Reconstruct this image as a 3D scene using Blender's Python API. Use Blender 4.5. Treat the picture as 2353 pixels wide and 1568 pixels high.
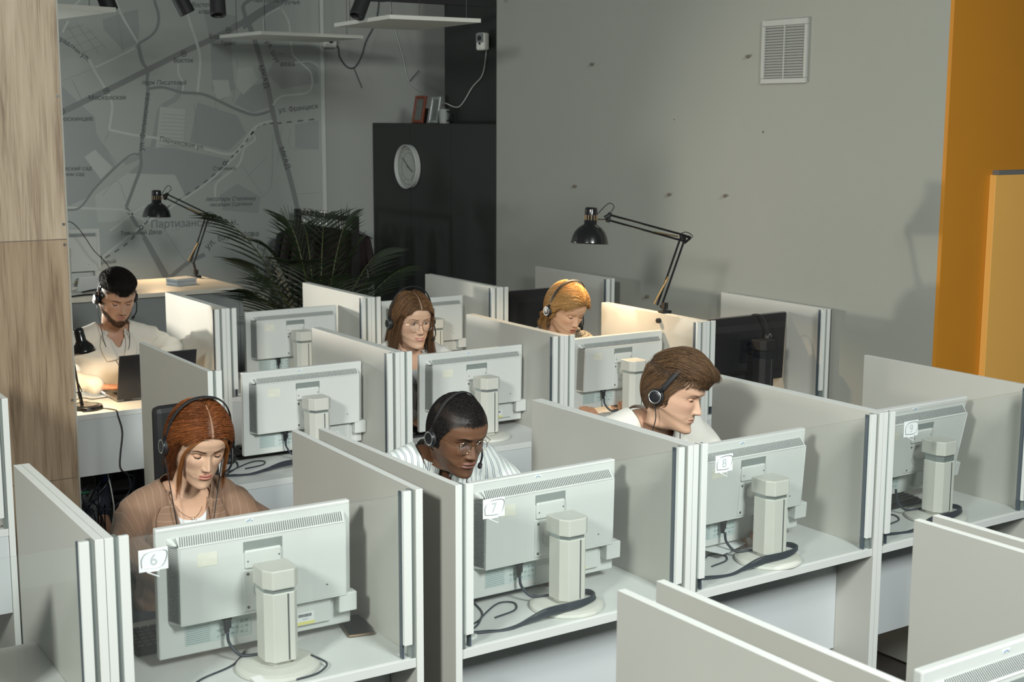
import bpy, bmesh, math, random
import numpy as np
from mathutils import Vector, Matrix, Euler
for o in list(bpy.data.objects): bpy.data.objects.remove(o)
scene = bpy.context.scene
COL = scene.collection
PI = math.pi

# ------------------------------------------------------------------ camera
FPX, YAW, PITCH, ROLL = 3170.9, math.radians(34.050), math.radians(9.200), math.radians(0.192)
CAMP = (-1.78307, -2.89293, 1.36796 + 0.75)
cam_d = bpy.data.cameras.new('camera'); cam = bpy.data.objects.new('camera', cam_d); COL.objects.link(cam)
cam_d.sensor_width = 36; cam_d.lens = FPX / 2353 * 36; cam_d.clip_start = .05
_f = np.array([math.sin(YAW)*math.cos(PITCH), math.cos(YAW)*math.cos(PITCH), -math.sin(PITCH)])
_r = np.array([math.cos(YAW), -math.sin(YAW), 0.]); _u = np.cross(_r, _f)
_c, _s = math.cos(ROLL), math.sin(ROLL)
_r2 = _c*_r + _s*_u; _u2 = -_s*_r + _c*_u
cam.matrix_world = Matrix(((_r2[0], _u2[0], -_f[0], CAMP[0]), (_r2[1], _u2[1], -_f[1], CAMP[1]), (_r2[2], _u2[2], -_f[2], CAMP[2]), (0, 0, 0, 1)))
cam_d.dof.use_dof = True; cam_d.dof.focus_distance = 4.6; cam_d.dof.aperture_fstop = 7.0
scene.camera = cam

# ------------------------------------------------------------------ light and exposure
scene.view_settings.view_transform = 'Standard'; scene.view_settings.look = 'None'
scene.view_settings.gamma = 1; scene.view_settings.use_curve_mapping = False
scene.view_settings.exposure = 0.0
world = bpy.data.worlds.new('World'); scene.world = world; world.use_nodes = True
bg = world.node_tree.nodes['Background']; bg.inputs[0].default_value = (.80, .93, .90, 1); bg.inputs[1].default_value = .10
def area(name, loc, target, size, power, color, sy=None):
    l = bpy.data.lights.new(name, 'AREA'); l.energy = power; l.color = color; l.size = size
    if sy: l.shape = 'RECTANGLE'; l.size_y = sy
    o = bpy.data.objects.new(name, l); COL.objects.link(o); o.location = loc
    o.rotation_euler = (Vector(target) - Vector(loc)).to_track_quat('-Z', 'Y').to_euler()
    return o
area('key_light', (-4.4, -2.6, 3.8), (0.9, 1.6, 1.0), .7, 285, (.97, 1.0, .94))
area('front_light', (.2, -3.9, 3.9), (1.0, 1.0, .9), 1.1, 72, (.95, 1.0, .97)).data.spread = math.radians(90)
bl = bpy.data.lights.new('back_light', 'SPOT'); bl.energy = 430; bl.color = (1.0, .93, .80); bl.shadow_soft_size = .07; bl.spot_size = math.radians(50); bl.spot_blend = .7
blo = bpy.data.objects.new('back_light', bl); COL.objects.link(blo); blo.location = (-1.1, 6.1, 1.25)
blo.rotation_euler = Vector((math.cos(math.radians(-54)), math.sin(math.radians(-54)), .03)).to_track_quat('-Z', 'Y').to_euler()
ml = bpy.data.lights.new('map_light', 'POINT'); ml.energy = 75; ml.color = (.90, 1.0, 1.0); ml.shadow_soft_size = .12  # added fill with no fixture in the room, brightens the map wall
mlo = bpy.data.objects.new('map_light', ml); COL.objects.link(mlo); mlo.location = (-.9, 5.7, 1.5)

# ------------------------------------------------------------------ mesh helpers
class MB:
    def __init__(s): s.v = []; s.f = []; s.m = []; s.c = []
    def add(s, vs, fs, mi=0, M=None, c=None):
        b = len(s.v)
        if M is not None: vs = [tuple(M @ Vector(v)) for v in vs]
        s.v += [tuple(map(float, v)) for v in vs]; s.f += [tuple(b+int(i) for i in f) for f in fs]; s.m += [mi]*len(fs)
        if c is not None: s.c += [c]*len(vs)
        return s
    def box(s, x0, x1, y0, y1, z0, z1, mi=0, M=None, c=None):
        vs = [(x, y, z) for z in (z0, z1) for y in (y0, y1) for x in (x0, x1)]
        return s.add(vs, [(0,2,3,1),(4,5,7,6),(0,1,5,4),(2,6,7,3),(0,4,6,2),(1,3,7,5)], mi, M, c)
    def frustum(s, a, b, mi=0, M=None):
        # a,b: (x0,x1,z0,z1,y) rectangles joined along y
        vs = []
        for x0, x1, z0, z1, y in (a, b): vs += [(x0,y,z0),(x1,y,z0),(x1,y,z1),(x0,y,z1)]
        return s.add(vs, [(0,1,2,3),(7,6,5,4),(0,4,5,1),(1,5,6,2),(2,6,7,3),(3,7,4,0)], mi, M)
    def tube(s, pts, r, n=8, mi=0, M=None, caps=True, c=None, flat=None):
        P = [Vector(p) for p in pts]; K = len(P); R = r if hasattr(r, '__len__') else [r]*K
        vs = []; up = None
        for i in range(K):
            t = (P[min(i+1, K-1)] - P[max(i-1, 0)])
            t = t.normalized() if t.length > 1e-9 else Vector((0,0,1))
            if up is None: up = t.orthogonal().normalized() if flat is None else Vector(flat)
            up = (up - t*up.dot(t)); up = up.normalized() if up.length > 1e-6 else t.orthogonal().normalized()
            w = t.cross(up)
            for k in range(n):
                a = 2*PI*k/n; ru = R[i] if flat is None else R[i]*.35
                vs.append(P[i] + up*math.cos(a)*ru + w*math.sin(a)*R[i])
        fs = [(i*n+k, i*n+(k+1) % n, (i+1)*n+(k+1) % n, (i+1)*n+k) for i in range(K-1) for k in range(n)]
        if caps: fs += [tuple(range(n))[::-1], tuple((K-1)*n+k for k in range(n))]
        return s.add(vs, fs, mi, M, c)
    def cyl(s, p0, p1, r0, r1=None, n=20, mi=0, M=None, c=None):
        return s.tube([p0, p1], [r0, r0 if r1 is None else r1], n, mi, M, True, c)
    def lathe(s, prof, n=32, mi=0, M=None, c=None):
        vs = []; fs = []
        for r, z in prof:
            for k in range(n):
                a = 2*PI*k/n; vs.append((r*math.cos(a), r*math.sin(a), z))
        for i in range(len(prof)-1):
            for k in range(n): fs.append((i*n+k, i*n+(k+1) % n, (i+1)*n+(k+1) % n, (i+1)*n+k))
        return s.add(vs, fs, mi, M, c)
    def ell(s, c0, r, nu=24, nv=14, mi=0, M=None, c=None):
        if not hasattr(r, '__len__'): r = (r, r, r)
        vs = []; fs = []
        for j in range(nv+1):
            a = PI*j/nv
            for k in range(nu):
                b = 2*PI*k/nu; vs.append((c0[0]+r[0]*math.sin(a)*math.cos(b), c0[1]+r[1]*math.sin(a)*math.sin(b), c0[2]+r[2]*math.cos(a)))
        for j in range(nv):
            for k in range(nu): fs.append((j*nu+k, (j+1)*nu+k, (j+1)*nu+(k+1) % nu, j*nu+(k+1) % nu))
        return s.add(vs, fs, mi, M, c)
    def prism(s, out, y0, y1, mi=0, M=None, c=None, axis='y'):
        n = len(out); g = {'y': lambda a, b, h: (a, h, b), 'z': lambda a, b, h: (a, b, h), 'x': lambda a, b, h: (h, a, b)}[axis]
        vs = [g(a, b, y0) for a, b in out] + [g(a, b, y1) for a, b in out]
        fs = [tuple(range(n)), tuple(range(2*n-1, n-1, -1))] + [(i, i+n, (i+1) % n+n, (i+1) % n) for i in range(n)]
        return s.add(vs, fs, mi, M, c)
def obj(name, mb, mats, parent=None, smooth=False, bevel=0, M=None, fixn=True, sub=0):
    me = bpy.data.meshes.new(name); me.from_pydata(mb.v, [], mb.f)
    if not isinstance(mats, (list, tuple)): mats = [mats]
    for m in mats: me.materials.append(m)
    if len(mats) > 1: me.polygons.foreach_set('material_index', np.array(mb.m, dtype=np.int32))
    if mb.c and len(mb.c) == len(mb.v):
        a = me.color_attributes.new('Col', 'FLOAT_COLOR', 'POINT')
        cc = np.ones((len(mb.v), 4), dtype=np.float32); cc[:, :3] = np.array(mb.c, dtype=np.float32)
        a.data.foreach_set('color', cc.ravel())
    if fixn:
        bm = bmesh.new(); bm.from_mesh(me); bmesh.ops.recalc_face_normals(bm, faces=bm.faces); bm.to_mesh(me); bm.free()
    if smooth:
        me.polygons.foreach_set('use_smooth', [True]*len(me.polygons))
    o = bpy.data.objects.new(name, me); COL.objects.link(o)
    if parent is not None: o.parent = parent
    if M is not None: o.matrix_local = M
    if bevel:
        b = o.modifiers.new('Bevel', 'BEVEL'); b.width = bevel; b.segments = 2; b.limit_method = 'ANGLE'; b.angle_limit = math.radians(40)
    if sub:
        b = o.modifiers.new('Sub', 'SUBSURF'); b.levels = sub; b.render_levels = sub
    if smooth == 'auto':
        pass
    return o
def tag(o, label=None, cat=None, group=None, kind=None):
    if label: o['label'] = label
    if cat: o['category'] = cat
    if group: o['group'] = group
    if kind: o['kind'] = kind
    return o
def thing(name, label, cat, loc=(0, 0, 0), rotz=0, group=None):
    o = bpy.data.objects.new(name, None); COL.objects.link(o); o.location = loc; o.rotation_euler = (0, 0, rotz)
    o.empty_display_size = .05
    return tag(o, label, cat, group)
def smooth_pts(pts, n=8):
    P = [np.array(p, float) for p in pts]; P = [2*P[0]-P[1]] + P + [2*P[-1]-P[-2]]; out = []
    for i in range(1, len(P)-2):
        for k in range(n):
            t = k/n; a, b, c, d = P[i-1:i+3]
            out.append(.5*((2*b)+(-a+c)*t+(2*a-5*b+4*c-d)*t*t+(-a+3*b-3*c+d)*t**3))
    out.append(P[-2]); return [tuple(p) for p in out]

# ------------------------------------------------------------------ materials
_mats = {}
def mat(name, col, rough=.5, metal=0, noise=.04, nscale=30, bump=0, bscale=200, spec=.5, vcol=False, sss=0, coat=0, sheen=0):
    if name in _mats: return _mats[name]
    m = bpy.data.materials.new(name); m.use_nodes = True; nt = m.node_tree; N = nt.nodes; L = nt.links
    b = N['Principled BSDF']; b.inputs['Roughness'].default_value = rough; b.inputs['Metallic'].default_value = metal
    b.inputs['Specular IOR Level'].default_value = spec
    tc = N.new('ShaderNodeTexCoord')
    nz = N.new('ShaderNodeTexNoise'); nz.inputs['Scale'].default_value = nscale; nz.inputs['Detail'].default_value = 3
    L.new(tc.outputs['Object'], nz.inputs['Vector'])
    mp = N.new('ShaderNodeMapRange'); mp.inputs['To Min'].default_value = 1-noise; mp.inputs['To Max'].default_value = 1+noise
    L.new(nz.outputs['Fac'], mp.inputs['Value'])
    mx = N.new('ShaderNodeVectorMath'); mx.operation = 'SCALE'
    if vcol:
        at = N.new('ShaderNodeAttribute'); at.attribute_name = 'Col'; L.new(at.outputs['Color'], mx.inputs[0])
    else: mx.inputs[0].default_value = col[:3]
    L.new(mp.outputs[0], mx.inputs['Scale']); L.new(mx.outputs[0], b.inputs['Base Color'])
    if bump:
        n2 = N.new('ShaderNodeTexNoise'); n2.inputs['Scale'].default_value = bscale; n2.inputs['Detail'].default_value = 4
        L.new(tc.outputs['Object'], n2.inputs['Vector'])
        bp = N.new('ShaderNodeBump'); bp.inputs['Strength'].default_value = bump; bp.inputs['Distance'].default_value = .002
        L.new(n2.outputs['Fac'], bp.inputs['Height']); L.new(bp.outputs[0], b.inputs['Normal'])
    if sss:
        b.inputs['Subsurface Weight'].default_value = sss; b.inputs['Subsurface Scale'].default_value = .006
        b.inputs['Subsurface Radius'].default_value = (1, .45, .25)
    if coat: b.inputs['Coat Weight'].default_value = coat
    if sheen: b.inputs['Sheen Weight'].default_value = sheen
    _mats[name] = m; return m
def emis(name, col, st):
    m = bpy.data.materials.new(name); m.use_nodes = True; b = m.node_tree.nodes['Principled BSDF']
    b.inputs['Base Color'].default_value = (*col, 1); b.inputs['Emission Color'].default_value = (*col, 1); b.inputs['Emission Strength'].default_value = st
    return m
def glassmat(name, col, alpha, rough=.03):
    m = bpy.data.materials.new(name); m.use_nodes = True; nt = m.node_tree; N = nt.nodes; L = nt.links
    for n in list(N): N.remove(n)
    out = N.new('ShaderNodeOutputMaterial'); tr = N.new('ShaderNodeBsdfTransparent'); gl = N.new('ShaderNodeBsdfGlossy'); mx = N.new('ShaderNodeMixShader')
    lw = N.new('ShaderNodeLayerWeight'); lw.inputs['Blend'].default_value = .5; pw = N.new('ShaderNodeMath'); pw.operation = 'POWER'; pw.inputs[1].default_value = 5
    L.new(lw.outputs['Facing'], pw.inputs[0]); fr = N.new('ShaderNodeMath'); fr.operation = 'MULTIPLY_ADD'; fr.inputs[1].default_value = .9; fr.inputs[2].default_value = .035; L.new(pw.outputs[0], fr.inputs[0]); gl.inputs['Roughness'].default_value = rough
    df = N.new('ShaderNodeBsdfDiffuse'); df.inputs['Color'].default_value = (.75, .8, .78, 1); m2 = N.new('ShaderNodeMixShader'); m2.inputs[0].default_value = alpha
    tr.inputs['Color'].default_value = (*col, 1)
    L.new(tr.outputs[0], m2.inputs[1]); L.new(df.outputs[0], m2.inputs[2])
    L.new(fr.outputs[0], mx.inputs[0]); L.new(m2.outputs[0], mx.inputs[1]); L.new(gl.outputs[0], mx.inputs[2]); L.new(mx.outputs[0], out.inputs[0])
    return m
LAM = mat('laminate_grey', (.50, .495, .455), .45, noise=.02, nscale=8)
EDGE = mat('laminate_white', (.70, .72, .695), .4, noise=.015, nscale=10)
DESK = mat('desk_white', (.64, .655, .64), .38, noise=.02, nscale=6)
ALU = mat('aluminium', (.42, .47, .46), .35, .7, noise=.03)
GROOVE = mat('dark_seal', (.06, .08, .10), .5)
GLASS = glassmat('screen_glass', (.985, .995, .99), .02)
MONW = mat('monitor_white', (.60, .62, .60), .42, noise=.02, nscale=14, bump=.08, bscale=900)
MONS = mat('monitor_stand', (.60, .60, .55), .42, noise=.02, nscale=14)
SLIT = mat('vent_slit', (.07, .08, .08), .7)
BLK = mat('black_plastic', (.012, .013, .016), .35, noise=.1)
BLKM = mat('black_matte', (.014, .014, .015), .6, noise=.1)
LAMPB = mat('lamp_black_enamel', (.010, .010, .011), .22, noise=.05, coat=.3)
STEEL = mat('steel', (.55, .52, .46), .25, 1, noise=.03)
CABW = mat('cable_white', (.55, .56, .54), .5)
CABB = mat('cable_dark', (.016, .022, .035), .45)
PAPER = mat('paper', (.72, .74, .74), .7)
INK = mat('ink', (.05, .06, .07), .6)
PALEINK = mat('pale_ink', (.30, .38, .37), .6)
YEL = mat('sticker_yellow', (.72, .68, .22), .6)
WALLM = mat('wall_paint', (.33, .335, .30), .75, noise=.03, nscale=2.5, bump=.15, bscale=250)
DARKP = mat('wall_charcoal', (.020, .022, .021), .6, noise=.06, nscale=3)
OCH = mat('ochre_paint', (.56, .225, .014), .65, noise=.04, nscale=5)
OCHL = mat('ochre_cabinet', (.88, .47, .11), .6, noise=.03, nscale=5)
# ------------------------------------------------------------------ the room
D = .75                                     # desk-top height
def nodes_wood():
    m = bpy.data.materials.new('pale_oak_panel'); m.use_nodes = True; nt = m.node_tree; N = nt.nodes; L = nt.links; b = N['Principled BSDF']
    b.inputs['Roughness'].default_value = .6
    tc = N.new('ShaderNodeTexCoord'); mp = N.new('ShaderNodeMapping'); mp.inputs['Scale'].default_value = (14, 14, .9)
    L.new(tc.outputs['Object'], mp.inputs['Vector'])
    n1 = N.new('ShaderNodeTexNoise'); n1.inputs['Scale'].default_value = 1.6; n1.inputs['Detail'].default_value = 7; n1.inputs['Distortion'].default_value = .9
    L.new(mp.outputs[0], n1.inputs['Vector'])
    mp2 = N.new('ShaderNodeMapping'); mp2.inputs['Scale'].default_value = (120, 120, 4); L.new(tc.outputs['Object'], mp2.inputs['Vector'])
    n2 = N.new('ShaderNodeTexNoise'); n2.inputs['Scale'].default_value = 1.5; n2.inputs['Detail'].default_value = 3; L.new(mp2.outputs[0], n2.inputs['Vector'])
    r = N.new('ShaderNodeValToRGB'); e = r.color_ramp.elements
    e[0].position = .30; e[0].color = (.205, .150, .098, 1); e[1].position = .72; e[1].color = (.50, .425, .325, 1)
    x = r.color_ramp.elements.new(.50); x.color = (.40, .325, .235, 1)
    ad = N.new('ShaderNodeMath'); ad.operation = 'MULTIPLY_ADD'; ad.inputs[1].default_value = .45; L.new(n2.outputs['Fac'], ad.inputs[0])
    s2 = N.new('ShaderNodeMath'); s2.operation = 'MULTIPLY_ADD'; s2.inputs[1].default_value = .85; s2.inputs[2].default_value = -.14
    L.new(n1.outputs['Fac'], s2.inputs[0]); L.new(s2.outputs[0], ad.inputs[2]); L.new(ad.outputs[0], r.inputs['Fac'])
    # panel joints: horizontal ones every 1.2 m, thin vertical cracks
    sx = N.new('ShaderNodeSeparateXYZ'); L.new(tc.outputs['Object'], sx.inputs[0])
    def line(sock, off, per, wid):
        a = N.new('ShaderNodeMath'); a.operation = 'ADD'; a.inputs[1].default_value = off; L.new(sock, a.inputs[0])
        c = N.new('ShaderNodeMath'); c.operation = 'PINGPONG'; c.inputs[1].default_value = per/2; L.new(a.outputs[0], c.inputs[0])
        d = N.new('ShaderNodeMath'); d.operation = 'LESS_THAN'; d.inputs[1].default_value = wid; L.new(c.outputs[0], d.inputs[0]); return d.outputs[0]
    ln = line(sx.outputs['Z'], JZ, JP, .0022)
    mx = N.new('ShaderNodeMix'); mx.data_type = 'RGBA'; mx.inputs['B'].default_value = (.16, .12, .085, 1)
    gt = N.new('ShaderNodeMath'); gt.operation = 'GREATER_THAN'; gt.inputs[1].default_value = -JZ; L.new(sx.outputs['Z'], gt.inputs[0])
    tn = N.new('ShaderNodeMix'); tn.data_type = 'RGBA'; tn.inputs['A'].default_value = (.80, .70, .62, 1); tn.inputs['B'].default_value = (1.02, .97, .95, 1); L.new(gt.outputs[0], tn.inputs['Factor'])  # lower boards browner, with falloff of light from above put into the tint
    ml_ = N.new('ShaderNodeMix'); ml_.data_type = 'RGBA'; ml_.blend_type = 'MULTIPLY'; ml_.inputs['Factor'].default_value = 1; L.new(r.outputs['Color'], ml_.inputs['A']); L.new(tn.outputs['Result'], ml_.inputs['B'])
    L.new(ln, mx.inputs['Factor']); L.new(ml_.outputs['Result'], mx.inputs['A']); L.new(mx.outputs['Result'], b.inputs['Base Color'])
    return m
# column face at y=2.9: joints measured at z .866, 2.x and below
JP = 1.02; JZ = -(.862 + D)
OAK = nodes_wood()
FLOORM = mat('floor_dark_carpet', (.045, .043, .040), .9, noise=.25, nscale=40, bump=.3, bscale=300)
struct = lambda n, mb, m, **k: tag(obj(n, mb, m, **k), kind='structure')
f = MB(); f.box(-6, 7, -5, 7, -.05, 0); struct('floor', f, FLOORM)
w = MB(); w.box(3.30, 3.44, 1.19, 4.82, 0, 3.7); struct('wall_right', w, WALLM)
w = MB(); w.box(-4, 6.2, 6.55, 6.7, 0, 3.7); struct('wall_back', w, mat('wall_back_paint', (.36, .37, .35), .8, noise=.03, nscale=2))
w = MB(); w.box(3.30, 6.5, 1.17, 1.19, 0, 3.7); struct('wall_ochre', w, OCH)
w = MB(); w.box(3.46, 5.2, 4.9, 5.74, 0, 3.7); struct('wall_charcoal_pillar', w, DARKP)
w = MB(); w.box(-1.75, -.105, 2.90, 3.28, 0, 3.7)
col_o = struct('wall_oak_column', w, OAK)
w = MB(); w.box(-.107, -.100, 2.897, 3.28, 0, 3.7); struct('trim_1', w, mat('column_edge_trim', (.33, .31, .27), .5))
for i, z in enumerate((2.10, 1.575, 1.49, .83)):
    s = MB(); s.cyl((-.118, 2.9, z+.1), (-.118, 2.8965, z+.1), .0065, n=14); s.cyl((-.118, 2.8965, z+.1), (-.118, 2.896, z+.1), .0025, n=8, mi=1)
    tag(obj('screw_head', s, [STEEL, INK]), ['bright screw head on the oak column edge, uppermost', 'screw head on the oak column just above the thin joint line', 'screw head on the oak column just below the thin joint line', 'lowest screw head on the oak column, beside the desk lamp arm'][i], 'screw', 'screws along the edge of the oak column')
# ochre cabinet at the far right
t = thing('ochre_cabinet', 'tall pale ochre cabinet standing against the dark ochre wall', 'cabinet', (3.61, 1.135, 0))
c = MB(); c.box(0, 1.3, 0, .034, 0, 1.865); obj('body', c, OCHL, t, bevel=.002)
c = MB(); c.box(.02, 1.3, .0, .034, 1.866, 1.886); obj('top_board', c, mat('grey_board', (.16, .16, .16), .5), t)
# dark cabinet with clock
t = thing('charcoal_cabinet', 'tall matt charcoal cabinet that carries the round clock', 'cabinet', (3.3, 4.83, 0))
c = MB(); c.box(0, .14, 0, 1.71, .06, 2.075); obj('body', c, DARKP, t, bevel=.002)
c = MB(); c.box(.02, .14, .02, 1.69, 0, .06); obj('plinth', c, BLKM, t)
for i in range(3):
    c = MB(); c.box(-.003, 0, .01+.5667*i, .56+.5667*i, .07, 2.07); obj('door', c, DARKP, t, bevel=.001)
# clock
CLW = mat('clock_white', (.50, .51, .49), .5); CLF = mat('clock_face', (.34, .35, .33), .6)
t = thing('wall_clock', 'round white rimmed clock on the charcoal cabinet', 'clock', (3.292, 5.966, 1.011+D))
Mx = Matrix.Rotation(-PI/2, 4, 'Y')
c = MB(); c.lathe([(.128, .0), (.160, .0), (.160, .036), (.157, .039), (.154, .036), (.152, .012)], 56, M=Mx); obj('rim', c, CLW, t, smooth=False)
c = MB(); c.lathe([(0, .008), (.150, .008)], 56, M=Mx); obj('face', c, CLF, t)
c = MB()
for k in range(60):
    a = 2*PI*k/60; L_ = .014 if k % 5 else .026
    c.box(.0088-.018-.0005+.01, .0105, -.0012, .0012, .140-L_, .140, M=Matrix.Rotation(a, 4, 'X') @ Matrix.Diagonal((-1, 1, 1, 1)))
c.lathe([(.098, .0095), (.101, .0095), (.101, .0102), (.098, .0102)], 48, M=Mx)
obj('minute_marks', c, mat('clock_marks', (.16, .17, .16), .6), t)
for nm, a, l, wd in (('hour_hand', 2.1, .07, .004), ('minute_hand', -.9, .10, .003)):
    c = MB(); c.box(-.015, -.0135, -wd, wd, -.015, l, M=Matrix.Rotation(a, 4, 'X')); obj(nm, c, mat('clock_hand', (.10, .10, .10), .5), t)
# ---- vent grille
t = thing('vent_grille', 'white square louvred vent grille high on the grey wall', 'vent', (3.3, 2.19, 1.70+D))
VM = mat('vent_white', (.42, .425, .40), .5); c = MB(); W_, H_ = .158, .158
for (a0, a1, b0, b1) in ((-W_, W_, H_-.030, H_), (-W_, W_, -H_, -H_+.026), (-W_, -W_+.020, -H_+.0262, H_-.0302), (W_-.022, W_, -H_+.0262, H_-.0302)): c.box(-.016, 0, a0, a1, b0, b1)
obj('frame', c, VM, t, bevel=.003)
c = MB(); c.box(-.002, 0, -.138, .138, -.135, .13); obj('backing', c, mat('vent_dark', (.10, .10, .09), .7), t)
for k in range(19):
    c = MB(); z = -.124+k*.0138; c.box(-.0008, .0008, -.137, .137, -.0075, .0075, M=Matrix.Translation((-.008, 0, z)) @ Matrix.Rotation(.75, 4, 'Y')); obj('louvre', c, VM, t)
c = MB(); c.box(-.014, -.002, -.003, .003, -.135, .13); obj('mullion', c, VM, t)
for i, (y, z) in enumerate(((3.776, 1.683), (2.451, 1.684), (3.936, .954), (3.053, .945), (2.598, .960), (3.222, .351))):
    c = MB(); c.lathe([(.004, .0), (.004, .020), (.0085, .020), (.0085, 0)], 14, M=Matrix.Translation((3.3, y, z+D)) @ Matrix.Rotation(-PI/2, 4, 'Y')); 
    c.cyl((3.299, y, z+D), (3.285, y, z+D), .004, n=8, mi=1)
    tag(obj('wall_plug', c, [mat('plug_brass', (.22, .19, .15), .5, .3), INK]),
        ['small wall plug high on the grey wall above the lamp, upper left one', 'small wall plug just left of the vent grille', 'small wall plug left of the big clamp lamp shade', 'small wall plug right above the arm elbow of the big clamp lamp', 'small wall plug on the grey wall farthest right in the lower line', 'lowest wall plug, between the blonde woman and the clamp lamp'][i], 'wall plug', 'wall plugs in the grey wall')
for i, (y, z, s) in enumerate(((2.33, 1.30, .006), (3.03, 1.36, .004))):
    c = MB(); c.ell((3.2995, y, z+D), (.0008, s, s), 10, 6); tag(obj('paint_chip', c, INK), ['tiny dark chip on the grey wall below the vent', 'tiny dark scratch in the middle of the grey wall'][i], 'mark')

# ---- map mural on the back wall (photo pixel -> point of the wall plane)
_Rc = np.array([_r2, _u2, _f])
def ray(u, v): return _Rc.T @ np.array([(u-1176.5)/FPX, -(v-784)/FPX, 1.0])
def at_y(u, v, Y): d = ray(u, v); t = (Y-CAMP[1])/d[1]; return np.array(CAMP)+t*d
def onwall(u, v): p = at_y(u, v, 6.55); return float(p[0]), float(p[2])
def at_z(u, v, Z): d = ray(u, v); t = (Z-CAMP[2])/d[2]; return np.array(CAMP)+t*d
mural = thing('map_mural', 'large pale street map printed across the back wall', 'mural', (0, 6.55, 0)); mural.scale = (1, .22, 1)
def mcol(n, c): return mat('map_'+n, c, .7, noise=.02, nscale=3)
MB_base = mcol('base', (.40, .42, .40)); MB_dark = mcol('park', (.33, .345, .34)); MB_lite = mcol('light', (.46, .485, .455))
MB_road = mcol('road', (.235, .245, .24)); MB_lroad = mcol('lane', (.53, .55, .52)); MB_txt = mcol('text', (.065, .07, .07)); MB_ptxt = mcol('pale_text', (.17, .19, .185)); MB_thin = mcol('thin', (.30, .31, .30))
xl, _ = onwall(60, 300); xr, _ = onwall(738, 200); zt = 3.7
c = MB(); c.box(-1.0, xr, -.004, 0, .0, zt); obj('base_sheet', c, MB_base, mural)
c = MB(); c.box(xr, xr+.028, -.012, 0, 0, zt); obj('edge_strip', c, mcol('edge', (.56, .58, .55)), mural)
def S(pts, k=2.936): return [(a/k, b/k) for a, b in pts]
def poly(mb, pts, dy, mi=0):
    P = [onwall(u, v) for u, v in pts]
    P = [(min(x, xr-.001), z) for x, z in P]
    mb.add([(x, dy, z) for x, z in P], [tuple(range(len(P)))], mi)
_rc = [0]
def road(mb, pts, wpx, dy, mi=0, sm=True):
    _rc[0] += 1; dy = dy-.00008*(_rc[0] % 18)
    if sm and len(pts) > 2: pts = [(p[0], p[1]) for p in smooth_pts([(a, b, 0) for a, b in pts], 6)]
    P = [np.array(onwall(u, v)) for u, v in pts]; h = wpx/2/364.
    L_ = []; R_ = []
    for i in range(len(P)):
        t_ = P[min(i+1, len(P)-1)]-P[max(i-1, 0)]; t_ /= (np.linalg.norm(t_)+1e-9); n_ = np.array([-t_[1], t_[0]])
        hh = h*(1.15 if abs(t_[0]) < .5 else 1.0); L_.append(P[i]+n_*hh); R_.append(P[i]-n_*hh)
    L_ = [(min(a, xr-.001), b) for a, b in L_]; R_ = [(min(a, xr-.001), b) for a, b in R_]
    n = len(P); vs = [(a, dy, b) for a, b in L_]+[(a, dy, b) for a, b in R_]
    mb.add(vs, [(i, i+1, n+i+1, n+i) for i in range(n-1)], mi)
c = MB()
for pts in ([(395,560),(560,720),(640,790),(650,900),(780,1120),(600,1330),(440,1400),(405,1000)], [(690,130),(930,60),(940,200),(930,290),(830,340),(700,200)],
            [(1370,60),(1600,110),(1560,300),(1580,600),(1500,680),(1430,600),(1420,300)], [(1880,350),(2140,440),(2150,560),(1900,600),(1800,500)],
            [(1330,690),(1600,780),(1660,900),(1540,1020),(1280,960)], [(970,990),(1180,1000),(1560,1080),(1480,1200),(1240,1330),(1010,1270),(950,1160)],
            [(1480,1320),(1600,1240),(1760,1330),(1740,1440),(1500,1420)], [(1990,840),(2150,810),(2150,1010),(1990,1000)], [(1650,590),(1780,560),(1830,720),(1700,760),(1580,700)],
            [(860,1180),(960,1080),(1000,1200),(900,1240)]):
    c = MB(); poly(c, S(pts), -.0045-.0001*len(mural.children)); obj('park_area', c, MB_dark, mural)
c = MB(); road(c, S([(1220,560),(1190,660),(1090,730),(1055,880),(1025,1000),(950,1050),(840,1100)]), 13, -.0056); obj('river', c, MB_dark, mural)
c = MB()
for pts in ([(570,1060),(640,1010),(760,1130),(680,1210)], [(640,1320),(860,1170),(1180,1180),(1250,1320),(980,1480),(660,1500)], [(1080,720),(1250,740),(1240,950),(1050,1000)],
            [(1590,460),(1700,450),(1740,540),(1640,640),(1580,560)], [(1430,540),(1540,540),(1560,640),(1460,680)]):
    c = MB(); poly(c, S(pts), -.0057-.0001*len(pts)); obj('built_up_area', c, MB_lite, mural)
c = MB(); rnd = random.Random(4)
for a, b in (([(370,430),(660,440)],[(390,240),(690,170)]),): pass
for pts in ([(385,560),(640,460)], [(485,540),(550,670)], [(430,140),(600,400)], [(510,150),(665,360)], [(590,190),(715,330)], [(400,210),(560,170)], [(430,270),(620,210)], [(480,320),(660,250)], [(530,370),(700,300)],
            [(760,0),(800,150),(830,360)], [(1240,1330),(1260,1040),(1100,1090)], [(700,960),(740,880)], [(690,970),(790,1110)], [(1540,360),(1600,420),(1570,690)], [(1310,700),(1330,960)], [(1660,1200),(1800,1060)],
            [(1620,1100),(1780,1330)], [(1840,900),(1830,1240),(1780,1320)], [(1900,860),(1870,1100)], [(1960,860),(1960,1000),(2150,1000)], [(2000,1310),(2150,1300)], [(1450,640),(1460,780)],
            [(1700,1900),(1560,1700)], [(1060,1480),(1380,1960)], [(1160,1560),(1420,1460)], [(1240,1700),(1450,1600)], [(690,1320),(790,1220),(850,1360)], [(420,1300),(500,1420)], [(1100,560),(1330,650)]):
    road(c, S(pts), 1.2, -.0062)
for k in range(9):
    y0 = 740+k*26; road(c, S([(1090-k*3, y0+30), (1250, y0+40)]), 1.1, -.0062)
obj('side_streets', c, MB_thin, mural)
c = MB()
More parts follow.
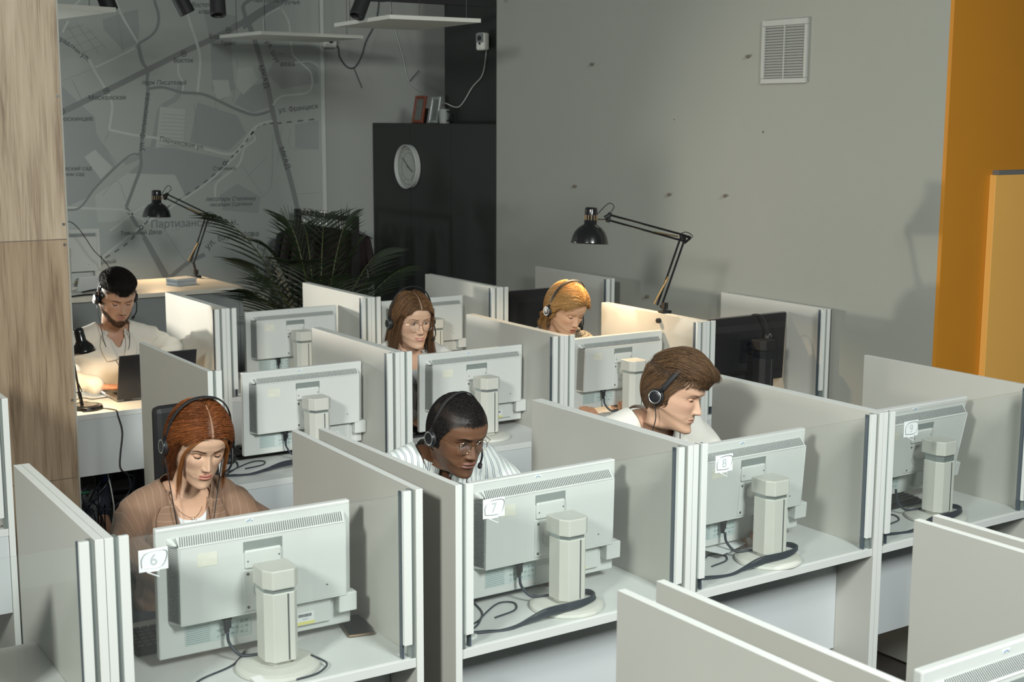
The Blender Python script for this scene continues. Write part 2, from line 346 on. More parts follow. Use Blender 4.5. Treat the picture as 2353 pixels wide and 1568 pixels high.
for pts, wd in (([(780,0),(830,120),(930,290)], 5), ([(640,455),(760,400),(910,325)], 4), ([(600,400),(640,480),(710,600),(755,700),(750,790),(735,875)], 5), ([(735,875),(900,910),(1070,935),(1380,1005),(1570,1035),(1690,890),(1750,840),(1840,815)], 6),
                ([(1690,890),(1720,940),(1650,1000),(1610,1110),(1500,1200),(1455,1250),(1450,1330)], 5), ([(1260,80),(1290,180),(1330,300),(1350,420),(1330,640)], 6), ([(1200,430),(1205,500),(1235,560),(1230,620)], 4),
                ([(1890,50),(1790,110),(1780,200),(1800,280)], 4), ([(1900,60),(1950,160),(1970,350),(2020,415),(2100,500),(2080,620),(1900,650),(1840,710)], 5), ([(1980,425),(2090,415),(2150,450)], 4), ([(420,220),(460,140)], 5),
                ([(440,1400),(840,1415)], 5), ([(840,1415),(1000,1500),(1010,1440),(960,1400),(740,1560)], 4), ([(1840,815),(1740,850),(1660,960),(1570,1070),(1400,1230),(1150,1400),(950,1530),(660,1760)], 5), ([(480,60),(540,0)], 5)):
    road(c, S(pts), wd, -.0068)
obj('light_streets', c, MB_lroad, mural)
c = MB()
for pts, wd in (([(390,770),(720,610),(1000,470),(1240,350),(1540,210),(1780,60),(1950,-20)], 14), ([(1680,170),(1720,280),(1800,560),(1840,760),(1880,950),(1950,1180),(2010,1430),(2020,1500)], 12), ([(1560,180),(1650,130),(1640,40),(1700,-10)], 9),
                ([(1640,190),(1760,100),(1900,20)], 9), ([(1000,470),(990,560),(995,640),(950,1000),(950,1120),(910,1240),(850,1400)], 7), ([(850,1400),(930,1530),(1000,1640),(1140,1880)], 8), ([(930,300),(960,420),(1000,470)], 8),
                ([(930,300),(1040,220),(1070,120),(1040,0)], 6), ([(1000,600),(1100,590),(1230,625),(1380,640),(1600,740),(1720,775),(1840,745)], 7), ([(430,1420),(540,1400),(650,1260),(860,1060),(960,1040)], 5)):
    road(c, S(pts), wd, -.0074)
for p in ((1000,560),): pass
road(c, [(385,643),(430,605),(470,585)], 11, -.0074); road(c, [(380,640),(330,545)], 9, -.0074)
obj('main_roads', c, MB_road, mural)
c = MB()                                             # railway dashes
P = smooth_pts([(a/2.936, b/2.936, 0) for a, b in ((2120,805),(1900,830),(1750,850),(1640,980),(1540,1085),(1400,1215),(1220,1340),(1000,1490),(860,1640),(680,1760))], 12)
for i in range(0, len(P)-3, 4): road(c, [P[i][:2], P[i+2][:2]], 4, -.008, sm=False)
obj('railway_dashes', c, mcol('rail', (.14, .15, .15)), mural)
FNT = None
def _glyph(s):
    cu = bpy.data.curves.new('t', 'FONT'); cu.body = s; cu.size = 1; cu.resolution_u = 4; cu.fill_mode = 'NONE'
    o = bpy.data.objects.new('t', cu); COL.objects.link(o); dg = bpy.context.evaluated_depsgraph_get(); dg.update()
    me = bpy.data.meshes.new_from_object(o.evaluated_get(dg)); bpy.data.objects.remove(o)
    P_ = [Vector(v.co[:2]) for v in me.vertices]; Ed = [tuple(e.vertices) for e in me.edges]; bpy.data.meshes.remove(me)
    if not P_: return np.zeros((0, 2)), []
    from mathutils.geometry import delaunay_2d_cdt
    ov, oe, of, *_ = delaunay_2d_cdt(P_, Ed, [], 0, 1e-6)
    A = np.array([P_[a] for a, b in Ed]); B = np.array([P_[b] if b > a else P_[b] for a, b in Ed]); fs = []
    for i, (a, b) in enumerate(Ed):                      # keep the drawing direction of every contour
        if b < a and a-b == 1: A[i], B[i] = P_[b], P_[a]
        elif b > a and b-a > 1: A[i], B[i] = P_[b], P_[a]
    for f_ in of:
        c_ = sum((ov[i] for i in f_), Vector((0, 0)))/len(f_); up_ = (A[:, 1] <= c_.y) & (B[:, 1] > c_.y); dn_ = (A[:, 1] > c_.y) & (B[:, 1] <= c_.y)
        s_ = (B[:, 0]-A[:, 0])*(c_.y-A[:, 1])-(c_.x-A[:, 0])*(B[:, 1]-A[:, 1])
        if int((up_ & (s_ > 0)).sum())-int((dn_ & (s_ < 0)).sum()) != 0: fs.append(tuple(f_))
    return np.array([tuple(v) for v in ov]), fs
_gc = {}
def text_faces(s):
    V = []; Fc = []; x = 0; bar = _gc.setdefault('||', _glyph('||'))[0][:, 0].max()
    for ch in s:
        if ch not in _gc:
            w_ = _glyph('|'+ch+'|')[0][:, 0].max()-bar; _gc[ch] = (*(_glyph(ch) if ch != ' ' else (np.zeros((0, 2)), [])), w_)
        v, f_, w_ = _gc[ch]; b = len(V); V += [(p[0]+x, p[1]) for p in v]; Fc += [tuple(b+i for i in q) for q in f_]; x += w_
    return np.array(V), Fc
def wtext(mb, s, a, b, ital=False, thick=0, hs=1.0, dy=-.009):
    """text whose base line runs from photo pixel a to b, laid on the wall"""
    vs, fs = text_faces(s)
    if len(vs) == 0: return
    A = np.array(onwall(*a)); B = np.array(onwall(*b)); x0, x1 = vs[:, 0].min(), vs[:, 0].max()
    L_ = np.linalg.norm(B-A); k = L_/(x1-x0); e = (B-A)/L_; n = np.array([-e[1], e[0]])
    X = (vs[:, 0]-x0)*k; Y = vs[:, 1]*k*hs
    if ital: X = X+Y*.22
    P = A+X[:, None]*e+Y[:, None]*n
    ok = [f_ for f_ in fs if max(P[i][0] for i in f_) < xr]
    mb.add([(p[0], dy, p[1]) for p in P], ok)
TX = [('Борисовский', (1415,262), (1662,262)), ('Тракт', (1490,305), (1590,305)), ('Восток', (1172,422), (1305,422)), ('Московская', (600,674), (848,672)), ('люскинцев', (392,818), (625,814)), ('Уручье', (1895,28), (2022,28)),
      ('МКАД', (1740,448), (1785,598)), ('МКАД', (1882,1002), (1930,1145)), ('ул. Франциск', (1880,762), (2148,730)), ('Парниковая ул.', (1078,950), (1375,1012)), ('ул. Филимонова', (968,1020), (1010,630)),
      ('град', (385,268), (465,310)), ('ская', (470,312), (530,365)), ('ул.', (542,375), (590,415)), ('ул.', (1785,280), (1820,335)), ('Шут', (1825,352), (1862,430)), ('аева', (1890,447), (1988,447)), ('Степянка', (1438,1150), (1590,1148))]
TI = [('парк Писателей', (958,572), (1252,572)), ('ческий сад', (415,1152), (615,1148)), ('нічны сад', (410,1188), (567,1186)), ('лесопарк Степянка', (1388,1358), (1720,1352)), ('лесапарк Сцяпянка', (1415,1394), (1698,1386)), ('Восточ', (1292,48), (1420,48)), ('кладб', (1340,92), (1440,92)), ('парк Уручча', (1706,12), (1880,18))]
_wt0 = wtext
def wtext(c, s, a, b, *k, **kw):
    q = MB(); _wt0(q, s, a, b, *k, **kw)
    if q.v: obj('place_name', q, MB_txt, mural, fixn=False)
c = MB()
for s, a, b in TX: wtext(c, s, (a[0]/2.936, a[1]/2.936), (b[0]/2.936, b[1]/2.936))
for s, a, b in TI: wtext(c, s, (a[0]/2.936, a[1]/2.936), (b[0]/2.936, b[1]/2.936), True, hs=1.05)
wtext(c, 'Товарный Двор', (277, 541), (372, 537)); wtext(c, 'Озёрный', (206, 609), (266, 605), hs=.95)
wtext(c, 'ул.', (477, 575), (496, 558)); wtext(c, 'Ваупш', (502, 555), (548, 543)); wtext(c, 'асова', (550, 543), (594, 543))
for x, y, in ((1540, 202), (1238, 362), (718, 614), (414, 752)):
    u, v = x/2.936, y/2.936; X0, Z0 = onwall(u, v); Mm = Matrix.Translation((X0, -.0085, Z0)) @ Matrix.Rotation(PI/2, 4, 'X')
    c.lathe([(.017, 0), (.0215, 0)], 24, M=Mm); 
    for sx_ in (-1, 1): c.add([(X0+sx_*.002, -.0087, Z0-.006), (X0+sx_*.011, -.0087, Z0+.001), (X0+sx_*.005, -.0087, Z0+.009), (X0, -.0087, Z0+.002)], [(0, 1, 2, 3)])
for u, v in ((516, 376), (324.5, 523), (229, 592)):
    X0, Z0 = onwall(u, v); c.lathe([(.010, 0), (.0165, 0)], 22, M=Matrix.Translation((X0, -.0085, Z0)) @ Matrix.Rotation(PI/2, 4, 'X'))
obj('station_symbols', c, MB_txt, mural, fixn=False)
c = MB(); _wt0(c, 'Партизанский р-н', (348, 524), (541, 517)); obj('district_name', c, MB_ptxt, mural, fixn=False)

# ------------------------------------------------------------------ cubicles
PH = 1.1955; SW = .8; SL = .781
def cubicle(name_label, M, glass=True, left=True, right=True, cat='office cubicle', modesty=True, strips=True, drop=.295, deskd=.63, my=.006):
    t = thing('office_cubicle', name_label, cat, (0, 0, 0), 0, 'white partition cubicles'); t.matrix_world = M
    def side(x0, x1, nm):
        c = MB(); c.box(x0, x1, 0, SL, 0.012, PH)
        o = obj('side_panel', c, [LAM, EDGE], t, bevel=.0008)
        for p in o.data.polygons:
            n = p.normal
            p.material_index = 0 if abs(n.x) > .7 else 1
        return o
    if left: side(.0005, .0205, 'l')
    if right: side(.7795, .7995, 'r')
    c = MB(); c.box(.021, .779, .004, deskd, D-.025, D); obj('desktop', c, [DESK, EDGE], t, bevel=.001)
    if modesty:
        c = MB(); c.box(.0215, .7785, my, my+.018, D-drop, D-.026); obj('modesty_panel', c, mat('modesty_white', (.56, .59, .60), .45, noise=.02, nscale=6), t, bevel=.001)
    for s in (0, 1):
        xa = .021 if s == 0 else .779-.012
        c = MB(); c.box(xa, xa+.012, .006, .032, D+.001, PH-.003); obj('channel', c, ALU, t)
        if strips:
            xa = .033 if s == 0 else .767-.022
            c = MB(); c.box(xa, xa+.022, .0, .012, D+.040, PH-.001); obj('clamping_strip', c, EDGE, t, bevel=.0008)
            c = MB(); c.box(xa-.001+(.0 if s else .018), xa+.004+(.0 if s else .018), .012, .028, D+.002, PH-.004); obj('rubber_seal', c, GROOVE, t)
    if glass:
        c = MB(); c.box(.034, .766, .014, .019, D+.002, PH-.012); obj('glass_screen', c, GLASS, t)
    c = MB(); c.lathe([(0, .004), (.026, .004), (.030, .002), (.030, 0)], 28, M=Matrix.Translation((.085, .085, D))); c.lathe([(.018, .0045), (.019, .0045)], 28, mi=1, M=Matrix.Translation((.085, .085, D)))
    obj('cable_grommet', c, [EDGE, ALU], t, smooth=False)
    return t
def frame(x, y, a): return Matrix.Translation((x, y, 0)) @ Matrix.Rotation(a, 4, 'Z')
FA = frame(-.8826, .0470, -.0329); FB = frame(0, 0, 0); F2 = frame(.0767, 1.852, -.0173); F3 = frame(.787, 3.400, -.002); F0 = frame(-.045, -1.624, 0); F0A = frame(-.924, -1.624, 0); F2A = frame(-1.458, 1.765, -.02)
def sh(F, k): return F @ Matrix.Translation((k*SW, 0, 0))
cubicle('cubicle at the left frame edge, in the row of station 6, mostly cropped', sh(FA, -1), my=.15, drop=.385)
cubicle('cubicle of the red-haired woman with number 6 on its glass', sh(FA, 0), my=.15, drop=.385)
cubicle('cubicle of the man with gold glasses, number 7 on its glass', sh(FB, 0), my=.15, drop=.385)
cubicle('cubicle of the young man in white, number 8 on its glass', sh(FB, 1), my=.15, drop=.385)
cubicle('rightmost cubicle with number 9 on its glass', sh(FB, 2), my=.15, drop=.385)
cubicle('middle row cubicle directly behind the red-haired woman', sh(F2, 0), False)
cubicle('middle row cubicle directly behind the man with gold glasses', sh(F2, 1), False)
cubicle('middle row cubicle of the blonde woman, lit warm by the clamp lamp', sh(F2, 2), False)
cubicle('middle row cubicle by the grey wall with the black monitor', sh(F2, 3), False)
cubicle('middle row cubicle left of the oak column, cropped by the frame', F2A, False)
cubicle('back row cubicle of the bearded man with the laptop', sh(F3, -1), False)
cubicle('back row cubicle right beside the bearded man', sh(F3, 0), False)
cubicle('back row cubicle behind the woman with round glasses', sh(F3, 1), False)
cubicle('back row cubicle behind the blonde woman, against the grey wall', sh(F3, 2), False)
cubicle('nearest cubicle whose blurred panel corner touches the bottom edge', F0A)
cubicle('nearest cubicle with the blurred pair of panels at the bottom centre', F0)
cubicle('nearest cubicle at the bottom right corner', sh(F0, 1.056))

# ------------------------------------------------------------------ number plates on the glass
PLATE = mat('clear_plate', (.78, .82, .82), .25, noise=.01)
def plate(n, F, x, z):
    t = thing('number_plate', 'small white plate with the number %s on the glass' % n, 'number plate', group='number plates'); t.matrix_world = F @ Matrix.Translation((x, .013, z))
    c = MB(); c.box(-.034, .034, -.0015, 0, -.026, .026); obj('plate', c, PLATE, t, bevel=.0006)
    c = MB(); o = [(-.028, -.016), (.012, -.018), (.027, -.004), (.028, .019), (-.012, .020), (-.028, .006)]
    pts = [(a, -.0025, b) for a, b in smooth_pts([(a, b, 0) for a, b in o+[o[0]]], 5) for _ in (0,)] if False else [(p[0], -.0025, p[1]) for p in smooth_pts([(a, b, 0) for a, b in o+[o[0]]], 5)]
    c.tube(pts, .0009, 5); obj('outline', c, ALU, t)
    vs, fs = text_faces(n); k = .026/(vs[:, 1].max()-vs[:, 1].min()); xm = (vs[:, 0].max()+vs[:, 0].min())/2
    c = MB(); c.add([((a-xm)*k, -.0022, b*k-.012) for a, b in vs], fs); obj('digit', c, mat('plate_digit', (.50, .54, .55), .5), t, fixn=False)
    c = MB(); c.tube([(-.016, -.001, -.027), (.012, -.001, -.042), (.012, -.001, -.027), (-.016, -.001, -.027)], .0016, 6); obj('pointer', c, PLATE, t)
plate('6', sh(FA, 0), .112, D+.375); plate('7', FB, .125, D+.365); plate('8', sh(FB, 1), .130, D+.372); plate('9', sh(FB, 2), .147, D+.374)

# ------------------------------------------------------------------ monitors
def monitor(label, M, tilt=0, lift=0, cord=True, barcode=True, white=True, turn=0, zrot=0):
    t = thing('computer_monitor', label, 'monitor', group='white monitors seen from behind' if white else 'black monitors seen from behind'); t.matrix_world = M @ Matrix.Rotation(zrot, 4, 'Z')
    ST, CA = (MONS, MONW) if white else (BLKM, BLKM)
    # stand
    c = MB(); c.lathe([(0, .020), (.060, .020), (.092, .016), (.104, .011), (.106, .004), (.103, 0), (0, 0)], 64); obj('base', c, ST, t, smooth=False, bevel=.001)
    o = [(-.042, .028), (-.042, -.022), (-.026, -.046), (.030, -.046), (.043, -.030), (.043, .028)]
    c = MB(); c.prism(o, .030, .208, axis='z'); obj('column', c, ST, t, bevel=.002)
    c = MB(); c.box(.0115, .0150, -.0472, -.045, .034, .205); obj('cable_slot', c, SLIT, t)
    c = MB(); c.prism([(a*.7, b*.7) for a, b in o], .012, .032, axis='z'); obj('neck', c, ST, t)
    zl = lift
    c = MB(); c.prism([(a*.92, b*.92) for a, b in o], .206, .222+zl, axis='z'); obj('lift_rail', c, ALU if white else BLK, t)
    o2 = [(-.045, .040), (-.045, -.024), (-.028, -.050), (.030, -.050), (.046, -.034), (.046, .040)]
    c = MB(); c.prism(o2, .219+zl, .268+zl, axis='z'); obj('head_block', c, ST, t, bevel=.003)
    # head (tilts about x at (y=.10,z=.24))
    H = Matrix.Translation((0, .0, zl)) @ Matrix.Translation((0, .09, .235)) @ Matrix.Rotation(tilt, 4, 'X') @ Matrix.Translation((0, -.09, -.235))
    def hobj(n, mb, m, **k): return obj(n, mb, m, t, M=H, **k)
    W2, zb, ztp = .262, .028, .368
    c = MB(); c.box(-W2, W2, .120, .142, zb, ztp); hobj('front_bezel', c, CA, bevel=.004)
    c = MB(); c.box(-W2+.012, W2-.012, .1415, .1428, zb+.018, ztp-.012); hobj('screen', c, mat('screen_black', (.01, .01, .012), .15))
    if white:
        bx0, bx1, bz0, bz1 = -.215, .232, .122, .322
        c = MB(); c.frustum((bx0-.022, bx1+.012, bz0-.004, bz1+.020, .120), (bx0, bx1, bz0, bz1, .086)); 
        hobj('rear_housing', c, CA, bevel=.003)
        # raised rim line
        c = MB(); r_ = .0018
        for a, b in (((bx0, bz0), (bx1, bz0)), ((bx1, bz0), (bx1, bz1)), ((bx1, bz1), (bx0, bz1)), ((bx0, bz1), (bx0, bz0))): c.tube([(a[0], .0862, a[1]), (b[0], .0862, b[1])], r_, 6)
        hobj('housing_rim', c, CA)
        c = MB()
        n = 74
        for k in range(n):       # top slits
            x = bx0+.006+(bx1-bx0-.012)*k/(n-1); f0, f1 = .12, .92
            p0 = (x-.002, .086+(.034)*f0-.0008, bz1+.020*f0+.0006); p1 = (x+.006, .086+.034*f1-.0008, bz1+.020*f1+.0006)
            c.tube([p0, p1], .0011, 4)
        n = 44
        for k in range(n):
            z = bz0+.006+(bz1-bz0-.010)*k/(n-1); f0, f1 = .12, .92
            c.tube([(bx0-.022*f0-.0006, .086+.034*f0-.0008, z), (bx0-.022*f1-.0006, .086+.034*f1-.0008, z+.004)], .0011, 4)
        for k in range(7):
            a = k/6*PI/2; c.tube([(bx0-.003*math.cos(a), .0900, bz1+.002*math.sin(a)), (bx0-.020*math.cos(a), .116, bz1+.018*math.sin(a))], .0010, 4)
        hobj('vent_slots', c, SLIT)
        # recess with connector cover and mounting plate
        c = MB(); c.box(-.050, .054, .0845, .0865, .285, .312); hobj('handle_slot', c, mat('recess_grey', (.20, .23, .22), .6))
        c = MB(); c.box(-.048, .050, .079, .088, .242, .290); hobj('connector_cover', c, CA, bevel=.004)
        c = MB(); c.box(-.051, .055, .0835, .0875, .128, .238); hobj('mount_plate', c, CA, bevel=.0015)
        for x, z in ((-.040, .227), (.044, .227), (-.040, .139), (.044, .139), (-.041, .262), (.043, .268)):
            r_ = .0042 if z < .24 else .0022
            c = MB(); c.cyl((x, .0836 if z < .24 else .0792, z), (x, .0826 if z < .24 else .0782, z), r_, n=14); c.cyl((x, .0828 if z < .24 else .0784, z), (x, .0822 if z < .24 else .0778, z), r_*.5, n=6, mi=1); hobj('screw', c, [STEEL, INK])
        Mr = Matrix.Rotation(PI/2, 4, 'X')
        c = MB(); c.lathe([(.0285, .0825), (.0298, .0825), (.0298, .084), (.0285, .084)], 40, M=Matrix.Translation((.004, 0, .184)) @ Mr @ Matrix.Translation((0, 0, -.167))); hobj('swivel_ring', c, ALU)
        c = MB(); c.cyl((.002, .088, .20), (.002, .035, .238), .022, n=24); hobj('hinge_arm', c, ST)
        c = MB(); c.box(-.170, -.118, .0852, .0858, .266, .300); hobj('sticker_residue', c, mat('glue_residue', (.66, .66, .57), .7, noise=.15, nscale=60))
        c = MB(); c.box(.176, .181, .0845, .0858, .158, .1605); hobj('lock_slot', c, SLIT)
        c = MB(); c.box(.214, .266, .088, .121, .072, .124); hobj('side_module', c, CA, bevel=.003)
        c = MB(); c.box(.055, .200, .108, .121, .048, .112); hobj('input_tray', c, CA, bevel=.003)
        c = MB(); c.box(-.195, -.020, .1190, .1198, .052, .108, mi=0)
        rr = random.Random(3)
        for k in range(9): c.box(-.192, -.128-rr.random()*.006, .1182, .1189, .056+k*.0055, .0582+k*.0055, mi=1)
        for r2 in range(3):
            for k in range(7):
                x = -.112+k*.0125; z = .060+r2*.014; g = rr.random()
                if g < .3: c.tube([(x, .1186, z), (x+.007, .1186, z), (x+.0035, .1186, z+.008), (x, .1186, z)], .0006, 4, mi=1)
                elif g < .6: c.lathe([(.0026, 0), (.0036, 0)], 12, mi=1, M=Matrix.Translation((x+.004, .1186, z+.004)) @ Mr)
                else: c.box(x, x+.008, .1182, .1189, z+.001, z+.0055+g*.002, mi=1)
        hobj('rating_label', c, [mat('label_pale', (.50, .57, .56), .6), PALEINK])
        if barcode:
            c = MB(); c.box(.100, .150, .1068, .1078, .056, .086, mi=0); c.box(.098, .152, .1066, .1078, .052, .060, mi=2)
            x = .105
            while x < .143: w_ = rr.choice((.0008, .0014)); c.box(x, x+w_, .1062, .1070, .073, .081, mi=1); x += w_+rr.choice((.0008, .0012))
            for k in range(5): c.box(.118+k*.003, .1195+k*.003, .1062, .1070, .066, .0675, mi=1)
            hobj('barcode_sticker', c, [PAPER, INK, YEL])
        c = MB(); c.box(-.030, -.008, .1188, .1198, .352, .359, mi=0); c.tube([(-.027, .1186, .354), (-.018, .1186, .357), (-.011, .1186, .354)], .0012, 4, mi=1); hobj('maker_badge', c, [PAPER, mat('badge_blue', (.12, .25, .42), .5)])
        if cord:
            c = MB(); c.box(-.104, -.078, .098, .112, .108, .124); c.frustum((-.102, -.080, .086, .110, .100), (-.100, -.082, .088, .108, .096)); c.cyl((-.091, .102, .112), (-.093, .100, .074), .010, .006, n=12); hobj('power_plug', c, BLK, bevel=.002)
            pts = smooth_pts([(-.093, .100, .080+zl), (-.090, .095, .050), (-.070, .075, .022), (-.035, .055, .010+.012), (.02, .035, .026), (.05, .01, .026)], 7)
            c = MB(); c.tube(pts, .0042, 8); obj('power_cord', c, CABB, t, smooth=True)
    else:
        bx0, bx1, bz0, bz1 = -.255, .255, .10, .300
        c = MB(); c.frustum((bx0, bx1, bz0-.03, bz1+.03, .120), (bx0+.03, bx1-.02, bz0, bz1, .098)); hobj('rear_housing', c, BLKM, bevel=.003)
        c = MB(); c.box(-.06, .06, .092, .100, .14, .26); hobj('mount_plate', c, BLK, bevel=.002)
        c = MB(); c.cyl((0, .10, .20), (0, .03, .24), .025, n=20); hobj('hinge_arm', c, BLK)
        c = MB(); c.box(-.165, -.145, .1085, .1105, .135, .140, mi=0); hobj('maker_badge', c, mat('badge_pale', (.5, .5, .5), .4))
        c = MB(); c.box(-W2-.0012, W2+.0012, .126, .142, ztp-.004, ztp+.0018); hobj('top_trim', c, mat('trim_grey', (.20, .20, .19), .5))
    return t
def mm(F, x, y, a=0): return F @ Matrix.Translation((x, y, D)) @ Matrix.Rotation(a, 4, 'Z')
monitor('white monitor back cropped by the left frame edge', mm(sh(FA, -1), .315, .11), tilt=0)
monitor('large white monitor back in front of the red-haired woman, station 6', mm(sh(FA, 0), .455, .135), tilt=.02)
monitor('white monitor back of station 7 below the man with gold glasses', mm(FB, .442, .120), tilt=.02)
monitor('white monitor back of station 8 in front of the young man', mm(sh(FB, 1), .415, .105), tilt=.07)
monitor('white monitor back of station 9, tilted back and set high', mm(sh(FB, 2), .435, .125), tilt=.20, lift=.012)
monitor('white monitor back directly behind the red-haired woman', mm(sh(F2, 0), 0.512, .170), tilt=.02)
monitor('white monitor back behind the head of the man with gold glasses', mm(sh(F2, 1), 0.512, .170), tilt=.02)
monitor('white monitor back in front of the blonde woman, warm light on its edges', mm(sh(F2, 2), 0.512, .170), tilt=.05)
monitor('white monitor back in the back row left of the potted palm legs', mm(sh(F3, 0), .505, .215), tilt=0)
monitor('white monitor back partly hidden behind the woman with round glasses', mm(sh(F3, 1), .505, .215), tilt=0)
monitor('black monitor with a headset hung over its corner by the wall', mm(sh(F2, 3), .500, .150), white=False, tilt=.04, lift=.03)
monitor('black monitor behind the blonde woman in the back row', mm(sh(F3, 2), .512, .160), white=False, tilt=0, lift=.008)
monitor('grey monitor back on the rear counter behind the bearded man', mm(frame(.49, 5.08, 0), 0, 0), tilt=0, lift=.0).location.z += .35
monitor('white monitor corner at the bottom right of the photo, blurred', mm(F0, .490, .175), tilt=.0)
# ------------------------------------------------------------------ lamps
BULB = emis('warm_bulb', (1.0, .70, .36), 22)
def unit(a, b): return (Vector(b)-Vector(a)).normalized()
def arm_lamp(label, base, low, elbow_l, elbow_u, head, cap, axis, power, on_panel, ss=1.0):
    """clamp lamp: all points are places in the room"""
    t = thing('clamp_lamp', label, 'lamp', base, group='black architect clamp lamps')
    B = Vector(base); rel = lambda p: Vector(p)-B
    low, eu, hd = rel(low), rel(elbow_u), rel(head)
    side = (eu-low).cross(hd-eu).normalized()
    # clamp
    c = MB(); c.box(-.020, .026, -.016, .016, -.052, -.008); c.box(-.026, .030, -.018, .018, .002, .012); c.box(.020, .030, -.018, .018, -.052, .012)
    c.cyl((-.045, 0, -.034), (-.020, 0, -.034), .012, n=14); c.cyl((-.020, 0, -.03), (-.002, 0, -.03), .005, n=8); obj('clamp', c, BLKM, t, bevel=.002)
    c = MB(); c.cyl((0, 0, .006), (0, 0, .040), .008, n=14); c.cyl((0, 0, .030), low, .008, n=10); c.box(-.012, .012, -.012, .012, .020, .050); obj('pivot', c, BLKM, t)
    ax = (eu-low).normalized(); nrm = side.cross(ax).normalized()
    # lower arm: two bars and two springs
    c = MB(); off = nrm*.013
    c.tube([low-off*.2, eu-off*.2], .0052, 8); c.tube([low+off*1.4, eu+off*1.4], .0052, 8); obj('lower_arm', c, LAMPB, t)
    for s_ in (-1, 1):
        c = MB(); p0 = low+off*2.6+side*.008*s_-ax*.0; p1 = low+(eu-low)*.42+off*.9+side*.006*s_; c.tube([p0, p1], .0042, 8); obj('spring', c, mat('brass_spring', (.50, .38, .20), .3, .9), t)
    # elbow plate
    ax2 = (hd-eu).normalized(); n2 = side.cross(ax2).normalized()
    if n2.z < 0: n2 = -n2
    c = MB(); c.tube([eu+Vector((0, 0, -.026)), eu+Vector((0, 0, .014))], .008, 8); c.tube([eu+n2*.012, eu+n2*.012-ax2*.028], .006, 8); c.tube([eu-ax2*.028+n2*.010, eu+Vector((0, 0, -.024))], .006, 8); c.tube([eu+ax2*.024+n2*.010, eu+Vector((0, 0, -.026))], .006, 8); c.tube([eu+ax2*.024+n2*.010, eu-ax2*.028+n2*.010], .006, 8)
    obj('elbow_plate', c, LAMPB, t)
    c = MB(); c.tube([eu+n2*.014, hd+n2*.012], .0050, 8); c.tube([eu-n2*.014, hd-n2*.014], .0050, 8); obj('upper_arm', c, LAMPB, t)
    c = MB(); c.tube([eu+ax2*.03, eu+ax2*.15-n2*.010], .0042, 8); obj('spring', c, _mats['brass_spring'], t)
    c = MB(); c.tube([hd+n2*.022, hd-n2*.026], .010, 8); c.tube([hd+n2*.010, hd+ax2*.018-n2*.01], .011, 8); obj('head_plate', c, LAMPB, t)
    # shade
    cp = rel(cap); A = Vector(axis).normalized()      # axis points from cap to opening
    q = A.to_track_quat('Z', 'Y').to_matrix().to_4x4(); Ms = Matrix.Translation(cp) @ q @ Matrix.Scale(ss, 4)
    c = MB(); c.cyl(hd-n2*.012, cp+A*.055, .004, n=8, mi=0); obj('head_rod', c, STEEL, t)
    prof = [(0, 0), (.022, .0005), (.0262, .004), (.0275, .012), (.0285, .074), (.034, .078), (.050, .088), (.066, .106), (.076, .128), (.0815, .152), (.0825, .158), (.0805, .158), (.074, .130), (.064, .109), (.048, .091), (.030, .082), (.0262, .074), (.0255, .014), (0, .012)]
    c = MB(); c.lathe(prof, 48, M=Ms); obj('lamp_shade', c, LAMPB, t, smooth=True)
    c = MB()
    for k in range(14):
        a = 2*PI*k/14; c.box(.0272, .0292, -.0016, .0016, .034, .056, M=Ms @ Matrix.Rotation(a, 4, 'Z'))
    obj('shade_slots', c, mat('slot_gold', (.32, .20, .09), .5), t)
    c = MB(); c.ell((0, 0, .105), (.020, .020, .026), 18, 12, M=Ms); obj('bulb', c, BULB, t, smooth=True)
    c = MB(); pts = smooth_pts([hd+n2*.02, hd+n2*.055-ax2*.01, hd+n2*.062-ax2*-.02, cp+A*.03+unit(cp+A*.03, hd)*.028], 6); c.tube([tuple(p) for p in pts], .0022, 6); obj('cord_loop', c, BLK, t)
    c = MB(); pts = smooth_pts([eu+n2*.012+ax2*.03, eu+n2*.030, eu+n2*.020-ax2*.035, eu-n2*.004-ax2*.020], 6); c.tube([tuple(p) for p in pts], .0022, 6); obj('cord', c, BLK, t)
    l = bpy.data.lights.new('bulb_light', 'SPOT'); l.energy = power; l.color = (1.0, .70, .40); l.shadow_soft_size = .022; l.spot_size = math.radians(150); l.spot_blend = .35
    o = bpy.data.objects.new('bulb_light', l); COL.objects.link(o); o.parent = t; o.matrix_local = Ms @ Matrix.Translation((0, 0, .134)) @ Matrix.Rotation(PI, 4, 'X')
    return t
arm_lamp('black clamp lamp on the partition next to the blonde woman', (2.4885, 2.125, .4456+D), (2.485, 2.148, .475+D), None, (2.600, 2.120, .800+D), (2.312, 2.340, .898+D), (2.245, 2.392, .945+D), (-.06, -.02, -1), 30, True, 1.10)
arm_lamp('black clamp lamp on the rear counter in front of the map', (1.452, 5.500, .352+D), (1.430, 5.480, .450+D), None, (1.525, 5.440, .742+D), (1.315, 5.610, .870+D), (1.262, 5.640, .908+D), (-.03, -.02, -1), 16, False, 1.08)
